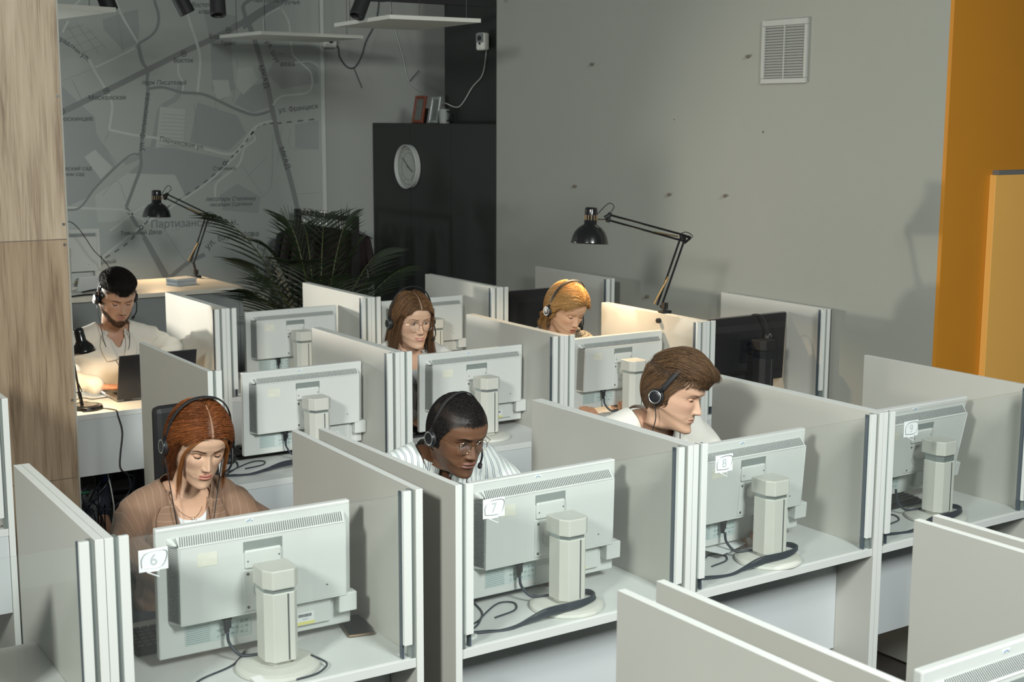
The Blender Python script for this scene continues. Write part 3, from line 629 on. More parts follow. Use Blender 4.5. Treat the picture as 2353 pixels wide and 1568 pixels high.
# desk lamp on the bearded man's desk
t = thing('desk_lamp', 'black desk lamp with round base on the bearded man desk', 'lamp', (.128, 3.53, D))
c = MB(); c.lathe([(0, .022), (.050, .022), (.062, .018), (.066, .020), (.074, .018), (.078, .008), (.078, 0), (0, 0)], 48); obj('base', c, LAMPB, t, smooth=False, bevel=.001)
P0, P1, P2 = (-.018, .0, .018), (-.046, .0, .215), (-.050, .0, .268)
c = MB(); c.cyl(P0, (-.030, 0, .085), .008, .009, n=12); c.cyl((-.030, 0, .085), P1, .0055, n=10); c.tube([(-.050, 0, .085), (-.058, 0, .145), (-.038, 0, .145), (-.016, 0, .085), (-.050, 0, .085)], .003, 6); obj('stem', c, LAMPB, t)
c = MB(); c.ell(P2, .013, 14, 10); c.tube([P1, P2, (-.026, 0, .300), (-.016, 0, .345)], .005, 8); obj('joint', c, LAMPB, t, smooth=True)
Ms = Matrix.Translation((-.022, -.004, .392)) @ Vector((.17, -.05, -1)).to_track_quat('Z', 'Y').to_matrix().to_4x4()
c = MB(); c.lathe([(0, 0), (.014, .002), (.021, .010), (.023, .022), (.024, .062), (.030, .072), (.044, .088), (.054, .108), (.0565, .120), (.055, .120), (.050, .106), (.040, .090), (.026, .074), (.020, .060), (0, .058)], 40, M=Ms); obj('lamp_shade', c, LAMPB, t, smooth=True)
c = MB(); c.ell((0, 0, .088), (.016, .016, .020), 14, 10, M=Ms); obj('bulb', c, BULB, t, smooth=True)
l = bpy.data.lights.new('bulb_light', 'SPOT'); l.energy = 10; l.color = (1.0, .72, .42); l.shadow_soft_size = .018; l.spot_size = math.radians(155); l.spot_blend = .3
o = bpy.data.objects.new('bulb_light', l); COL.objects.link(o); o.parent = t; o.matrix_local = Ms @ Matrix.Translation((0, 0, .110)) @ Matrix.Rotation(PI, 4, 'X')
c = MB(); c.tube(smooth_pts([(.060, -.045, .006), (.085, -.075, .004), (.102, -.128, .004), (.108, -.133, -.02), (.125, -.136, -.10), (.112, -.137, -.20), (.108, -.137, -.27), (.14, -.12, -.31), (.20, -.05, -.36), (.21, .05, -.52)], 7), .0028, 7); obj('power_cord', c, CABB, t, smooth=True)

# ------------------------------------------------------------------ headsets
def headset(label, M, w=.078, top=.128, back=0., mic=True, cups=True, band=.007, cable=None, tilt=0.0, cupz=0.0, micdrop=0, boxy=1.0):
    """M: head frame (x = wearer's right, y = face forward, z = up)"""
    t = thing('headset', label, 'headset', group='black call centre headsets'); t.matrix_world = M
    pts = []
    for k in range(25):
        a = PI*k/24; x = (w+.004)*math.copysign(abs(math.cos(a))**boxy, math.cos(a)); z = .012+(top-.012)*math.sin(a)**.85
        pts.append((x, back-.004*math.sin(a)+tilt*math.sin(a), z+cupz*(1-math.sin(a))))
    c = MB(); c.tube(pts, band, 8, flat=(1, 0, 0)); obj('headband', c, BLKM, t, smooth=True)
    for s_ in (1, -1):
        Mc = Matrix.Translation((s_*(w-.002), back, -.004+cupz)) @ Matrix.Rotation(s_*PI/2, 4, 'Y')
        c = MB(); c.lathe([(0, -.004), (.022, -.004), (.0265, .002), (.0265, .008), (.023, .012), (0, .012)], 32, M=Mc); obj('ear_cushion', c, BLKM, t, smooth=True)
        c = MB(); c.lathe([(0, .018), (.014, .019), (.020, .017), (.0235, .012), (.0235, .008)], 32, M=Mc); e = obj('ear_cup', c, BLK, t, smooth=True)
        c = MB(); c.lathe([(.0185, .0175), (.0200, .0188), (.0215, .0175)], 32, M=Mc); obj('silver_ring', c, mat('ring_silver', (.62, .64, .62), .25, .8), e, smooth=True)
        c = MB(); c.tube([(s_*(w+.007), back, .010+cupz), (s_*(w+.006), back, .030+cupz)], .0065, 8); obj('hinge', c, BLK, t)
    if mic:
        w2 = -(w+.010)
        pts = smooth_pts([(w2, back, -.006+cupz), (w2-.003, back+.020, -.030-micdrop*.4), (w2+.004, back+.045, -.055-micdrop*.7), (w2+.022, back+.066, -.068-micdrop)], 7)
        c = MB(); c.tube(pts, .0034, 8); b = obj('boom', c, BLK, t, smooth=True)
        p = Vector(pts[-1]); d = (p-Vector(pts[-3])).normalized(); c = MB(); c.tube([p-d*.004, p+d*.002, p+d*.014, p+d*.018], [.004, .0072, .0068, .003], 12); obj('microphone', c, BLKM, t, smooth=True)
    if cable:
        for pts in cable:
            Mi = M.inverted(); c = MB(); c.tube(smooth_pts([tuple(Mi @ Vector(p)) for p in pts], 8), .0016, 6); obj('cable', c, BLK, t, smooth=True)
    return t
Mh = Matrix.Translation((3.020, 2.050, .300+D)) @ Matrix.Rotation(.35, 4, 'Z') @ Matrix.Rotation(PI/2, 4, 'Z')
headset('headset hung over the corner of the black monitor by the wall', Mh, w=.062, top=.108, mic=False, cable=[[(3.06, 1.98, .30+D), (3.07, 1.97, .20+D), (3.04, 1.96, .10+D), (3.00, 1.97, .02+D), (2.97, 2.0, .06+D)]])

# ------------------------------------------------------------------ keyboards, mice, cables on the desks
KEYM = mat('key_black', (.018, .018, .020), .5, noise=.1)
def keyboard(label, M):
    t = thing('keyboard', label, 'keyboard', group='black keyboards'); t.matrix_world = M
    c = MB(); c.prism([(-.075, 0), (.075, 0), (.075, .010), (-.075, .020)], -.225, .225, axis='x'); obj('case', c, BLKM, t, bevel=.003)
    c = MB()
    for r_ in range(6):
        y = .058-r_*.0215; z = .0150-(.058+y)*(-.0)+.0036*(1 if y > 0 else .8)
        for k in range(20):
            x = -.210+k*.0215
            if k in (15, 16) and r_ == 3: continue
            zz = .0150+(.010)*((-y+.075)/.15)*1.0-.0005
            c.box(x, x+.0175, y-.0165, y, zz-.004, zz+.0035)
    obj('keycaps', c, KEYM, t)
    return t
keyboard('black keyboard under the big monitor of station 6', mm(sh(FA, 0), .40, .455, PI-.02))
keyboard('black keyboard below the monitor of station 7', mm(FB, .34, .375, PI+.02))
keyboard('black keyboard below the monitor of station 8', mm(sh(FB, 1), .33, .40, PI))
keyboard('black keyboard below the raised monitor of station 9', mm(sh(FB, 2), .33, .345, PI))
keyboard('black keyboard on the desk directly behind the red-haired woman', mm(sh(F2, 0), .45, .44, PI))
keyboard('black keyboard at the left elbow of the woman with round glasses', mm(sh(F2, 1), .33, .40, PI))
def mouse(label, M):
    t = thing('computer_mouse', label, 'mouse'); t.matrix_world = M
    c = MB(); c.ell((0, 0, .010), (.030, .052, .026), 24, 14); 
    for i, v in enumerate(c.v): c.v[i] = (v[0], v[1], max(v[2], 0))
    obj('shell', c, BLKM, t, smooth=True); c = MB(); c.cyl((-.003, -.030, .030), (.003, -.030, .030), .006, n=12); obj('scroll_wheel', c, BLK, t)
    return t
mouse('black mouse right of the red-haired woman head, on the desk behind', mm(sh(F2, 0), .19, .36, .6))
mouse('small black mouse on the desk below the monitor of station 6', mm(sh(FA, 0), .66, .42, 1.3))
t = thing('smartphone', 'dark smartphone lying beside the big monitor of station 6', 'phone'); t.matrix_world = Matrix.Translation((-.132, .305, D)) @ Matrix.Rotation(-.25, 4, 'Z')
c = MB(); c.box(-.037, .037, -.075, .075, .001, .0085); obj('body', c, mat('bronze_rim', (.20, .14, .09), .3, .7), t, bevel=.004)
c = MB(); c.box(-.034, .034, -.071, .071, .0084, .0090); obj('display', c, BLK, t)
def bundle(label, M, paths, r=.0026, m=None):
    t = thing('cable_bundle', label, 'cables', group='cable bundles on desks'); t.matrix_world = M
    for p in paths:
        c = MB(); c.tube(smooth_pts(p, 8), r, 7); obj('cable', c, m or CABB, t, smooth=True)
    return t
def std(seed):
    rr = random.Random(seed); out = []
    for k in range(5):
        j = lambda s=.008: (rr.random()-.5)*s
        out.append([(.090+j(), .088+j(), .006), (.14+j(), .075+j(.02), .004), (.22+j(.02), .058+j(.02), .004), (.335+j(.02), .046+.004*k, .020+.003*k), (.43, .042+.003*k, .024+.003*k), (.505+j(), .072, .024+.003*k), (.515, .115+j(), .024+.003*k), (.47, .150, .026)])
    out.append([(.090, .088, .006), (.15, .13, .003), (.20, .18, .003), (.29, .24, .003), (.33, .22, .003), (.30, .17, .003), (.22, .15, .003)])
    out.append([(.03, .16, .003), (.08, .13, .003), (.16, .15, .003), (.21, .20, .003), (.24, .30, .003)])
    return out
bundle('dark cables looping around the monitor base of station 7', mm(FB, 0, 0), std(1))
bundle('dark cables looping around the monitor base of station 8', mm(sh(FB, 1), 0, 0), std(2))
bundle('dark cables on the desk of station 9', mm(sh(FB, 2), 0, 0), std(3))
bundle('dark cables beside the monitor directly behind the red-haired woman', mm(sh(F2, 0), 0, 0), [[(a+.0, b+.06, z) for a, b, z in p] for p in std(4)])
bundle('thin dark cable on the desk of station 6 below the monitor', mm(sh(FA, 0), 0, 0), [[(.22, .12, .003), (.27, .16, .003), (.36, .20, .003), (.42, .27, .003)], [(.46, .03, .004), (.52, .035, .006), (.56, .07, .01), (.54, .12, .02)]])
bundle('pale loose cable at the left edge beside station 6', mm(sh(FA, -1), 0, 0), [[(.50, .30, .02), (.56, .22, .05), (.60, .16, .03), (.68, .08, .01), (.70, .06, .003)]], .004, CABW)
t = thing('paper_sheets', 'loose papers and a foil bag on the base of monitor 8', 'papers'); t.matrix_world = mm(sh(FB, 1), .345, .245, .3)
c = MB(); c.box(-.075, .075, -.05, .05, 0.0215, .0222); obj('sheet', c, PAPER, t); c = MB(); c.box(-.06, .08, -.045, .055, .0224, .0230, M=Matrix.Rotation(.2, 4, 'Z')); obj('sheet', c, PAPER, t)

# ------------------------------------------------------------------ laptop
t = thing('laptop', 'dark open laptop on the desk of the bearded man', 'laptop'); t.matrix_world = Matrix.Translation((.492, 3.60, D)) @ Matrix.Rotation(.0, 4, 'Z')
GR = mat('laptop_grey', (.30, .28, .26), .35, .6)
c = MB(); c.box(-.195, .195, 0, .265, .004, .018); obj('keyboard_deck', c, GR, t, bevel=.003)
c = MB()
for r_ in range(6):
    for k in range(17): c.box(-.165+k*.0195, -.165+k*.0195+.016, .045+r_*.0185, .045+r_*.0185+.015, .0178, .0192)
obj('keycaps', c, KEYM, t)
Ml = Matrix.Translation((0, -.002, .012)) @ Matrix.Rotation(math.radians(14), 4, 'X')
c = MB(); c.box(-.195, .195, -.007, 0, 0, .232); obj('lid', c, mat('lid_black', (.022, .022, .026), .35), t, bevel=.004, M=Ml)
c = MB(); c.box(-.185, .185, .0002, .0012, .012, .222); obj('screen', c, mat('screen_black', (.01, .01, .012), .15), t, M=Ml)
for x in (-.14, .14): c = MB(); c.cyl((x-.02, -.002, .012), (x+.02, -.002, .012), .006, n=12); obj('hinge', c, BLK, t)
t = thing('tangled_cables', 'thin dark cables behind the desk lamp base on the bearded man desk', 'cables', (0, 0, D))
for p in ([(.02, 3.70, .003), (.10, 3.72, .003), (.16, 3.70, .02), (.22, 3.73, .003), (.30, 3.74, .003)], [(.03, 3.66, .003), (.09, 3.64, .003), (.15, 3.66, .01), (.2, 3.63, .003)]):
    c = MB(); c.tube(smooth_pts(p, 7), .0022, 6); obj('cable', c, BLK, t)

# ------------------------------------------------------------------ rear counter and what stands on it
CTR = mat('counter_grey', (.24, .26, .26), .5)
t = thing('counter', 'long white counter behind the bearded man with a warm lit top', 'counter', (0, 0, 0))
c = MB(); c.box(-.30, 1.52, 4.90, 5.60, D+.325, D+.35); obj('top', c, mat('counter_birch', (.66, .62, .54), .4, noise=.03, nscale=6), t, bevel=.001)
c = MB(); c.box(-.28, 1.518, 4.925, 5.58, .06, D+.324); obj('body', c, CTR, t, bevel=.001)
c = MB(); c.box(-.25, 1.50, 4.95, 5.55, 0, .06); obj('plinth', c, BLKM, t)
c = MB(); c.box(1.498, 1.519, 4.915, 5.59, .0, D+.324); obj('end_panel', c, CTR, t)
BKC = [(.30, .34, .38), (.55, .56, .55), (.26, .31, .36), (.50, .52, .52), (.33, .37, .41)]
for i in range(5):
    rr = random.Random(i); b = thing('notebook', ['bottom grey-blue booklet of the small stack on the counter', 'pale booklet second from the bottom of the counter stack', 'grey-blue booklet in the middle of the counter stack', 'pale booklet second from the top of the counter stack', 'top booklet of the small stack on the counter'][i], 'booklet', (1.25, 5.22, D+.350+i*.0085), .25+rr.random()*.18, 'booklets stacked on the counter')
    c = MB(); c.box(-.075, .075, -.055, .055, 0, .0012); c.box(-.075, .075, -.055, .055, .0065, .0077); c.box(-.075, -.0735, -.055, .055, 0, .0077); obj('cover', c, mat('booklet_%d' % (i % 3), BKC[i], .6), b)
    c = MB(); c.box(-.0735, .072, -.052, .052, .0012, .0065); obj('pages', c, PAPER, b)
t = thing('open_laptop', 'laptop with a glowing white screen edge on the rear counter', 'laptop', (.72, 5.26, D+.35), .1)
c = MB(); c.box(-.15, .15, -.10, .10, .0, .014); obj('keyboard_deck', c, mat('laptop_white', (.6, .6, .58), .4), t, bevel=.003)
c = MB(); c.box(-.15, .15, -.012, .0, .0, .10); obj('lid', c, PAPER, t, M=Matrix.Translation((0, -.10, .012)) @ Matrix.Rotation(.5, 4, 'X'), bevel=.003)
c = MB(); c.box(-.0, .15, .101, .1035, .003, .014); obj('light_strip', c, emis('screen_glow', (.75, .85, 1.0), 1.6), t)
t = thing('counter_cables', 'dark cables lying on the counter left of the bearded man', 'cables', (0, 0, D+.35))
for p in ([(.20, 4.98, .004), (.45, 4.96, .004), (.60, 5.00, .004), (.75, 4.99, .004), (.9, 5.05, .004)], [(.3, 5.1, .004), (.5, 5.05, .004), (.7, 5.09, .02), (.85, 5.05, .004)]):
    c = MB(); c.tube(smooth_pts(p, 7), .005, 6); obj('cable', c, BLK, t)
t = thing('dangling_cable', 'thin dark cable sagging in front of the rear monitor and the map', 'cable', (0, 0, 0))
c = MB(); pts = [tuple(at_y(u, v, 5.02)) for u, v in ((149, 507), (165, 512), (180, 525), (195, 545), (215, 575), (240, 600), (256, 620))]; pts.append((.86, 5.08, D+.40)); pts.append((.88, 5.12, D+.354)); c.tube(smooth_pts(pts, 6), .0024, 6); obj('cable', c, BLK, t)

# under the bearded man's desk: computer and cables
t = thing('computer_tower', 'computer case with a perforated rear panel under the bearded man desk', 'computer', (.135, 3.78, 0))
c = MB(); c.box(-.10, .10, 0, .42, .01, .42); obj('case', c, mat('case_black', (.03, .03, .032), .5), t, bevel=.002)
c = MB(); c.box(-.097, .097, -.003, 0, .015, .415); obj('rear_panel', c, mat('case_zinc', (.20, .215, .22), .4, .5), t)
c = MB()
for j in range(-5, 6):
    for i in range(-5, 6):
        x = i*.0115+(j % 2)*.00575; z = j*.0100
        if x*x+z*z < .055**2: c.lathe([(0, 0), (.0044, 0)], 6, M=Matrix.Translation((.035+x, -.0040, .31+z)) @ Matrix.Rotation(PI/2, 4, 'X'))
obj('fan_holes', c, SLIT, t)
c = MB(); c.box(-.085, -.045, -.006, -.002, .23, .38); obj('port_plate', c, mat('port_grey', (.10, .11, .11), .5), t)
for k in range(4): c = MB(); c.box(-.08, .03, -.005, -.002, .05+k*.03, .065+k*.03); obj('slot_cover', c, STEEL, t)
t = thing('hanging_cables', 'tangle of dark cables under the bearded man desk with a blue plug', 'cables', (0, 0, 0))
rr = random.Random(8)
for k in range(16):
    x0 = .06+rr.random()*.26; x1 = .05+rr.random()*.2; y0 = 3.70-rr.random()*.1; zz = .44-rr.random()*.18
    c = MB(); c.tube(smooth_pts([(x0, 3.80, .5+rr.random()*.1), (x0+rr.random()*.04, y0, zz), ((x0+x1)/2+(rr.random()-.5)*.1, y0-.02, zz-.10), (x1, y0, .22), (x1+rr.random()*.05, y0+.03, .08), (x1+.05, y0+.05, .01)], 6), .0032, 6); obj('cable', c, CABB if k % 4 else BLK, t)
c = MB(); c.box(.225, .250, 3.64, 3.66, .355, .395); obj('blue_plug', c, mat('plug_blue', (.02, .08, .30), .4), t)
c = MB(); c.tube([(.10, 3.66, .31), (.13, 3.64, .315), (.16, 3.66, .31)], .004, 6); obj('green_tie', c, mat('tie_green', (.02, .22, .10), .5), t)
t = thing('white_cables', 'white cables looping down beside the red-haired woman chair', 'cables', (0, 0, 0))
for p in ([(.20, 3.60, .47), (.24, 3.57, .43), (.33, 3.56, .445), (.42, 3.55, .48), (.5, 3.6, .5)], [(.225, 3.6, .50), (.225, 3.56, .42), (.24, 3.55, .30), (.245, 3.56, .2), (.2, 3.55, .02)], [(.52, 3.0, .62), (.40, 3.0, .52), (.30, 3.0, .40), (.25, 3.0, .25), (.22, 3.0, .01)]):
    c = MB(); c.tube(smooth_pts(p, 7), .0034, 6); obj('cable', c, CABW, t, smooth=True)
t = thing('under_desk_cables', 'dark and silver cables hanging under station 9 at the bottom right', 'cables', (0, 0, 0))
for k in range(9):
    x = 1.66+k*.024; y = .25+rr.random()*.1
    c = MB(); c.tube(smooth_pts([(x, y+.1, .62), (x+.01, y, .45), (x+(rr.random()-.5)*.1, y-.02, .28), (x+(rr.random()-.5)*.14, y, .10), (x, y, .01)], 6), .004 if k % 4 else .006, 6); obj('cable', c, CABB if k % 4 else CABW, t)
t = thing('wood_crate', 'small brown box on the floor in the gap left of station 7', 'box', (.13, .25, 0)); c = MB(); c.box(0, .25, 0, .25, 0, .58); obj('body', c, mat('crate_brown', (.22, .12, .06), .6), t)

# ------------------------------------------------------------------ chairs
def chair(label, x, y, rz, seat=.47, top=1.08, tw=.19):
    t = thing('office_chair', label, 'chair', (x, y, 0), rz, 'black office chairs')
    c = MB(); c.box(-.23, .23, -.22, .22, seat-.05, seat+.005); obj('seat', c, BLKM, t, bevel=.03)
    c = MB(); c.prism([(-.20, seat+.12), (.20, seat+.12), (.21, seat+.28), (tw, seat+.42), (tw, top), (-tw, top), (-tw, seat+.42), (-.21, seat+.28)], .235, .285); obj('backrest', c, BLKM, t, bevel=.02)
    c = MB(); c.tube([(0, .05, seat-.05), (0, .25, seat-.02), (0, .29, seat+.2), (0, .285, seat+.3)], .018, 8); obj('back_support', c, BLK, t)
    c = MB(); c.cyl((0, 0, .09), (0, 0, seat-.05), .025, n=14); obj('gas_lift', c, BLK, t)
    for k in range(5):
        a = 2*PI*k/5+.3; c = MB(); c.tube([(0, 0, .10), (.27*math.cos(a), .27*math.sin(a), .07)], .018, 8); l_ = obj('leg', c, BLK, t)
        c = MB(); c.cyl((.27*math.cos(a)-.012, .27*math.sin(a), .028), (.27*math.cos(a)+.012, .27*math.sin(a), .028), .028, n=14); obj('caster', c, BLK, l_)
    return t
chair('black office chair behind the red-haired woman, its back rising over her shoulder', -.135, 1.20, .10, top=1.175, tw=.115)
chair('black office chair under the man with gold glasses', .46, 1.10, 0, top=.76)
chair('black office chair under the young man in the white tee', 1.12, 1.02, 0, top=.76)
chair('black office chair under the woman with round glasses', 1.42, 2.98, 0, top=.90)
chair('black office chair under the blonde woman', 2.12, 2.98, 0, top=.90)
chair('black office chair under the bearded man', .36, 4.36, 0, top=.90)

# ------------------------------------------------------------------ clothes rack with hangers
RK = mat('rack_black', (.012, .012, .012), .5)
t = thing('clothes_rack', 'black steel clothes rack standing by the charcoal cabinet', 'clothes rack', (2.57, 0, 0))
Y0, Y1, RZ = 5.45, 6.35, 1.435
for y in (Y0, Y1): c = MB(); c.box(-.02, .02, y-.02, y+.02, .0, RZ+.02); obj('post', c, RK, t); c = MB(); c.box(-.22, .22, y-.02, y+.02, 0, .03); obj('foot', c, RK, t)
c = MB(); c.box(-.012, .012, Y0, Y1, RZ-.02, RZ+.015); obj('rail', c, RK, t); c = MB(); c.box(-.012, .012, Y0, Y1, .25, .28); obj('lower_rail', c, RK, t)
HL = ['frontmost', 'second', 'third', 'fourth', 'fifth', 'sixth', 'seventh', 'eighth', 'ninth', 'last']
for k in range(10):
    y = [5.56, 5.66, 5.80, 5.88, 5.93, 5.98, 6.04, 6.12, 6.18, 6.24][k]; rr = random.Random(k)
    h = thing('coat_hanger', '%s dark hanger on the rack rail, counted from the camera' % HL[k], 'hanger', (2.57, y, RZ), (rr.random()-.5)*.3, 'hangers on the clothes rack')
    c = MB(); c.tube(smooth_pts([(-.016, 0, -.004), (-.014, 0, .022), (0, 0, .032), (.016, 0, .020), (.014, 0, -.02), (0, 0, -.05), (0, 0, -.085)], 6), .0022, 6); obj('hook', c, STEEL, h)
    c = MB(); c.tube([(-.20, 0, -.150), (-.10, 0, -.098), (0, 0, -.085), (.10, 0, -.098), (.20, 0, -.150)], .008, 8, flat=(0, 0, 1)); obj('bar', c, RK, h)
    if k in (1, 4, 7, 9):
        g = thing('dark_jacket', 'dark jacket on the %s hanger of the rack' % HL[k], 'jacket', (2.57, y, RZ), h.rotation_euler[2], 'dark jackets on the clothes rack')
        o_ = [(-.06, -.09), (.06, -.09), (.21, -.145), (.27, -.45), (.22, -.47), (.18, -.30), (.19, -.62), (-.19, -.62), (-.18, -.30), (-.22, -.47), (-.27, -.45), (-.21, -.145)]
        c = MB(); c.prism(o_, -.030, .030); obj('cloth', c, mat('jacket_cloth_%d' % k, (.012+.01*(k % 3), .013, .013), .9, noise=.3, bump=.4, bscale=60), g, bevel=.02)

# ------------------------------------------------------------------ potted palm
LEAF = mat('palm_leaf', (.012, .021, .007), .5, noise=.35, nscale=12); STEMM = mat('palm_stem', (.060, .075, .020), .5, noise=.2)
t = thing('potted_palm', 'large dark green palm standing before the clothes rack', 'palm', (2.02, 4.92, 0))
c = MB(); c.lathe([(0, .0), (.13, .0), (.17, .30), (.18, .34), (.165, .34), (.15, .30), (0, .29)], 36); obj('pot', c, mat('pot_dark', (.05, .05, .05), .5), t, smooth=False)
rr = random.Random(5)
fr = [((500, 497), 4.75, .26), ((572, 668), 4.7, .16), ((560, 600), 4.9, .22), ((620, 640), 4.6, .10), ((655, 500), 5.1, .35), ((700, 520), 5.2, .30), ((745, 500), 5.15, .26), ((800, 500), 4.9, .24), ((818, 560), 4.8, .18), ((880, 575), 4.95, .24), ((930, 615), 4.8, .18), ((955, 680), 4.8, .12), ((900, 700), 4.7, .08), ((640, 722), 4.6, .05), ((760, 640), 4.5, .15), ((690, 600), 4.6, .3), ((850, 640), 4.6, .12), ((600, 560), 5.0, .28)]
for i, ((u, v), Y, arch) in enumerate(fr):
    tip = Vector(at_y(u, v, Y))-Vector((2.02, 4.92, 0)); b0 = Vector(((rr.random()-.5)*.05, (rr.random()-.5)*.05, .30))
    mid = b0.lerp(tip, .55); mid.z = max(mid.z, tip.z*.65+b0.z*.35)+arch*.9; mid.x = b0.x+(tip.x-b0.x)*.40; mid.y = b0.y+(tip.y-b0.y)*.40
    n = 22; P = [(1-s)**2*b0+2*s*(1-s)*mid+s*s*tip for s in [k/(n-1) for k in range(n)]]
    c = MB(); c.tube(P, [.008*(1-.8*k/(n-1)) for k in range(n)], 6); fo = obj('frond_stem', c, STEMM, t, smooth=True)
    c = MB()
    for k in range(6, n):
        s = k/(n-1); tg = (P[min(k+1, n-1)]-P[k-1]).normalized(); sd = tg.cross(Vector((0, 0, 1))).normalized()
        for sg in (-1, 1):
            L_ = (.30*math.sin(PI*min(1, (s-.22)/.82))**.7+.05)*(.85+.3*rr.random())
            d = (tg*(.55+.5*s)+sd*sg*.8+Vector((0, 0, -.10))).normalized(); a = P[k]; pts = []
            for j in range(5):
                q = j/4; pts.append(a+d*L_*q+Vector((0, 0, -.20*L_*q*q)))
            wv = d.cross(sd*sg+Vector((0, 0, .6))).normalized()
            vs = []
            for j, p in enumerate(pts): w_ = .0062*[.5, 1, .9, .55, .03][j]; vs += [p+wv*w_, p-wv*w_]
            c.add(vs, [(2*j, 2*j+1, 2*j+3, 2*j+2) for j in range(4)])
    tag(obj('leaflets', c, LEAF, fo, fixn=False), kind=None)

# ------------------------------------------------------------------ things overhead
PNL = mat('ceiling_panel_white', (.62, .62, .57), .7, noise=.02)
def panel(label, pts, z, wires):
    t = thing('ceiling_baffle', label, 'ceiling baffle', group='white panels hanging from the ceiling')
    c = MB(); c.prism([(p[0], p[1]) for p in pts], z+D, z+D+.022, axis='z'); obj('board', c, PNL, t)
    for x, y in wires: c = MB(); c.tube([(x, y, z+D+.022), (x, y, 3.7)], .0016, 5); obj('wire', c, BLK, t)
panel('white hanging panel at the top centre, partly before the dark pillar', [(2.061, 4.706), (1.986, 3.891), (2.557, 3.856), (2.63, 4.68)], 1.9, [(2.06, 4.5), (2.03, 3.95), (2.5, 3.92), (2.56, 4.55)])
panel('thin white hanging panel above the map, its edge crossing the wall camera', [(1.975, 6.27), (2.017, 5.67), (2.785, 5.70), (2.77, 6.33)], 1.9, [(2.05, 6.15), (2.08, 5.75), (2.7, 5.78), (2.7, 6.2)])
panel('white hanging panel at the top left beside the oak column', [(-.2, 4.95), (-.1, 4.15), (.606, 4.30), (.52, 5.05)], 1.9, [(.1, 4.5), (.5, 4.4), (.45, 4.95), (0, 4.9)])
def spot(label, p, ax):
    t = thing('track_spotlight', label, 'spotlight', p, group='black ceiling spotlights')
    A = Vector(ax).normalized(); Ms = A.to_track_quat('Z', 'Y').to_matrix().to_4x4()
    c = MB(); c.lathe([(0, -.07), (.036, -.07), (.042, -.06), (.044, .06), (.040, .065), (.036, .05), (0, .03)], 30, M=Ms); obj('head', c, BLKM, t, smooth=False)
    c = MB(); c.box(-.01, .16, -.018, .018, .035, .075); obj('adapter', c, BLKM, t); c = MB(); c.cyl((0, 0, .02), (0, 0, .09), .008, n=10); obj('joint', c, BLK, t)
for lb, u, v, ax in (('black ceiling spotlight at the top left, pointing right', 243, -2, (.3, -.2, -1)), ('black ceiling spotlight above the map, second from the left', 418, 6, (.5, -.1, -1)), ('black ceiling spotlight above the map, third from the left', 500, 10, (-.1, -.3, -1)), ('black ceiling spotlight above the white panel at the top centre', 828, 16, (-.5, -.2, -.9))):
    spot(lb, tuple(at_z(u, v, D+1.98)), ax)
c = MB(); c.box(-.2, 3.2, 4.72, 4.76, D+2.07, D+2.10); tag(obj('light_track', c, BLKM), 'black ceiling track just above the upper edge of the photo', 'light track')
# security camera on the pillar, wall camera on the map edge
t = thing('security_camera', 'white security camera on the charcoal pillar', 'camera', (3.455, 5.165, 1.879+D))
Mc = Matrix.Rotation(.25, 4, 'Z')
c = MB(); c.box(-.03, .0, -.01, .07, -.035, .035); obj('mount', c, PNL, t, bevel=.006)
c = MB(); c.box(-.10, -.04, -.055, .02, -.062, .055); obj('housing', c, PNL, t, bevel=.012, M=Mc)
c = MB(); c.box(-.103, -.099, -.050, .015, -.010, .050); c.cyl((-.106, -.018, .018), (-.10, -.018, .018), .017, n=20, mi=1); c.cyl((-.105, -.018, -.018), (-.10, -.018, -.018), .008, n=14, mi=1); obj('lens_plate', c, [mat('lens_grey', (.16, .17, .17), .4), BLK], t, M=Mc)
t = thing('wall_camera', 'small white camera behind the thin hanging panel', 'camera', (2.93, 6.53, 1.915+D)); c = MB(); c.box(-.05, .05, -.05, .0, -.04, .06); obj('housing', c, PNL, t, bevel=.01); c = MB(); c.cyl((0, -.055, .01), (0, -.05, .01), .02, n=16); obj('lens', c, BLK, t)
t = thing('camera_cable', 'pale cable drooping from the security camera across pillar and wall', 'cable', (0, 0, 0))
pts = [(3.45, 5.168, 1.84), (3.445, 5.213, 1.663), (3.45, 5.353, 1.577), (3.45, 5.526, 1.444), (3.45, 5.70, 1.466), (3.50, 5.80, 1.47), (3.90, 6.53, 1.475), (3.795, 6.53, 1.541), (3.62, 6.53, 1.638), (3.564, 6.53, 1.827), (3.473, 6.53, 2.116), (3.437, 6.53, 2.4)]
c = MB(); c.tube(smooth_pts([(a, b, z+D) for a, b, z in pts], 6), .0038, 6); obj('cable', c, CABW, t, smooth=True)
c = MB(); c.tube([(3.62, 6.53, 1.640+D), (3.69, 6.50, 1.725+D)], .003, 5); obj('cable_tie', c, BLK, t)
t = thing('tied_cable', 'dark knotted cable hanging on the wall beside the map edge', 'cable', (0, 0, 0))
pts = [(2.974, 6.53, 1.912), (3.016, 6.53, 1.876), (3.026, 6.53, 1.813), (3.079, 6.53, 1.744), (3.144, 6.53, 1.736), (3.208, 6.53, 1.818), (3.247, 6.53, 1.931), (3.342, 6.53, 2.11), (3.381, 6.53, 2.4)]
c = MB(); c.tube(smooth_pts([(a, b, z+D) for a, b, z in pts], 6), .004, 6); obj('cable', c, CABB, t, smooth=True)
c = MB(); c.tube([(3.144, 6.53, 1.73+D), (3.208, 6.53, 1.586+D)], .0025, 5); obj('cable_tie', c, BLK, t)
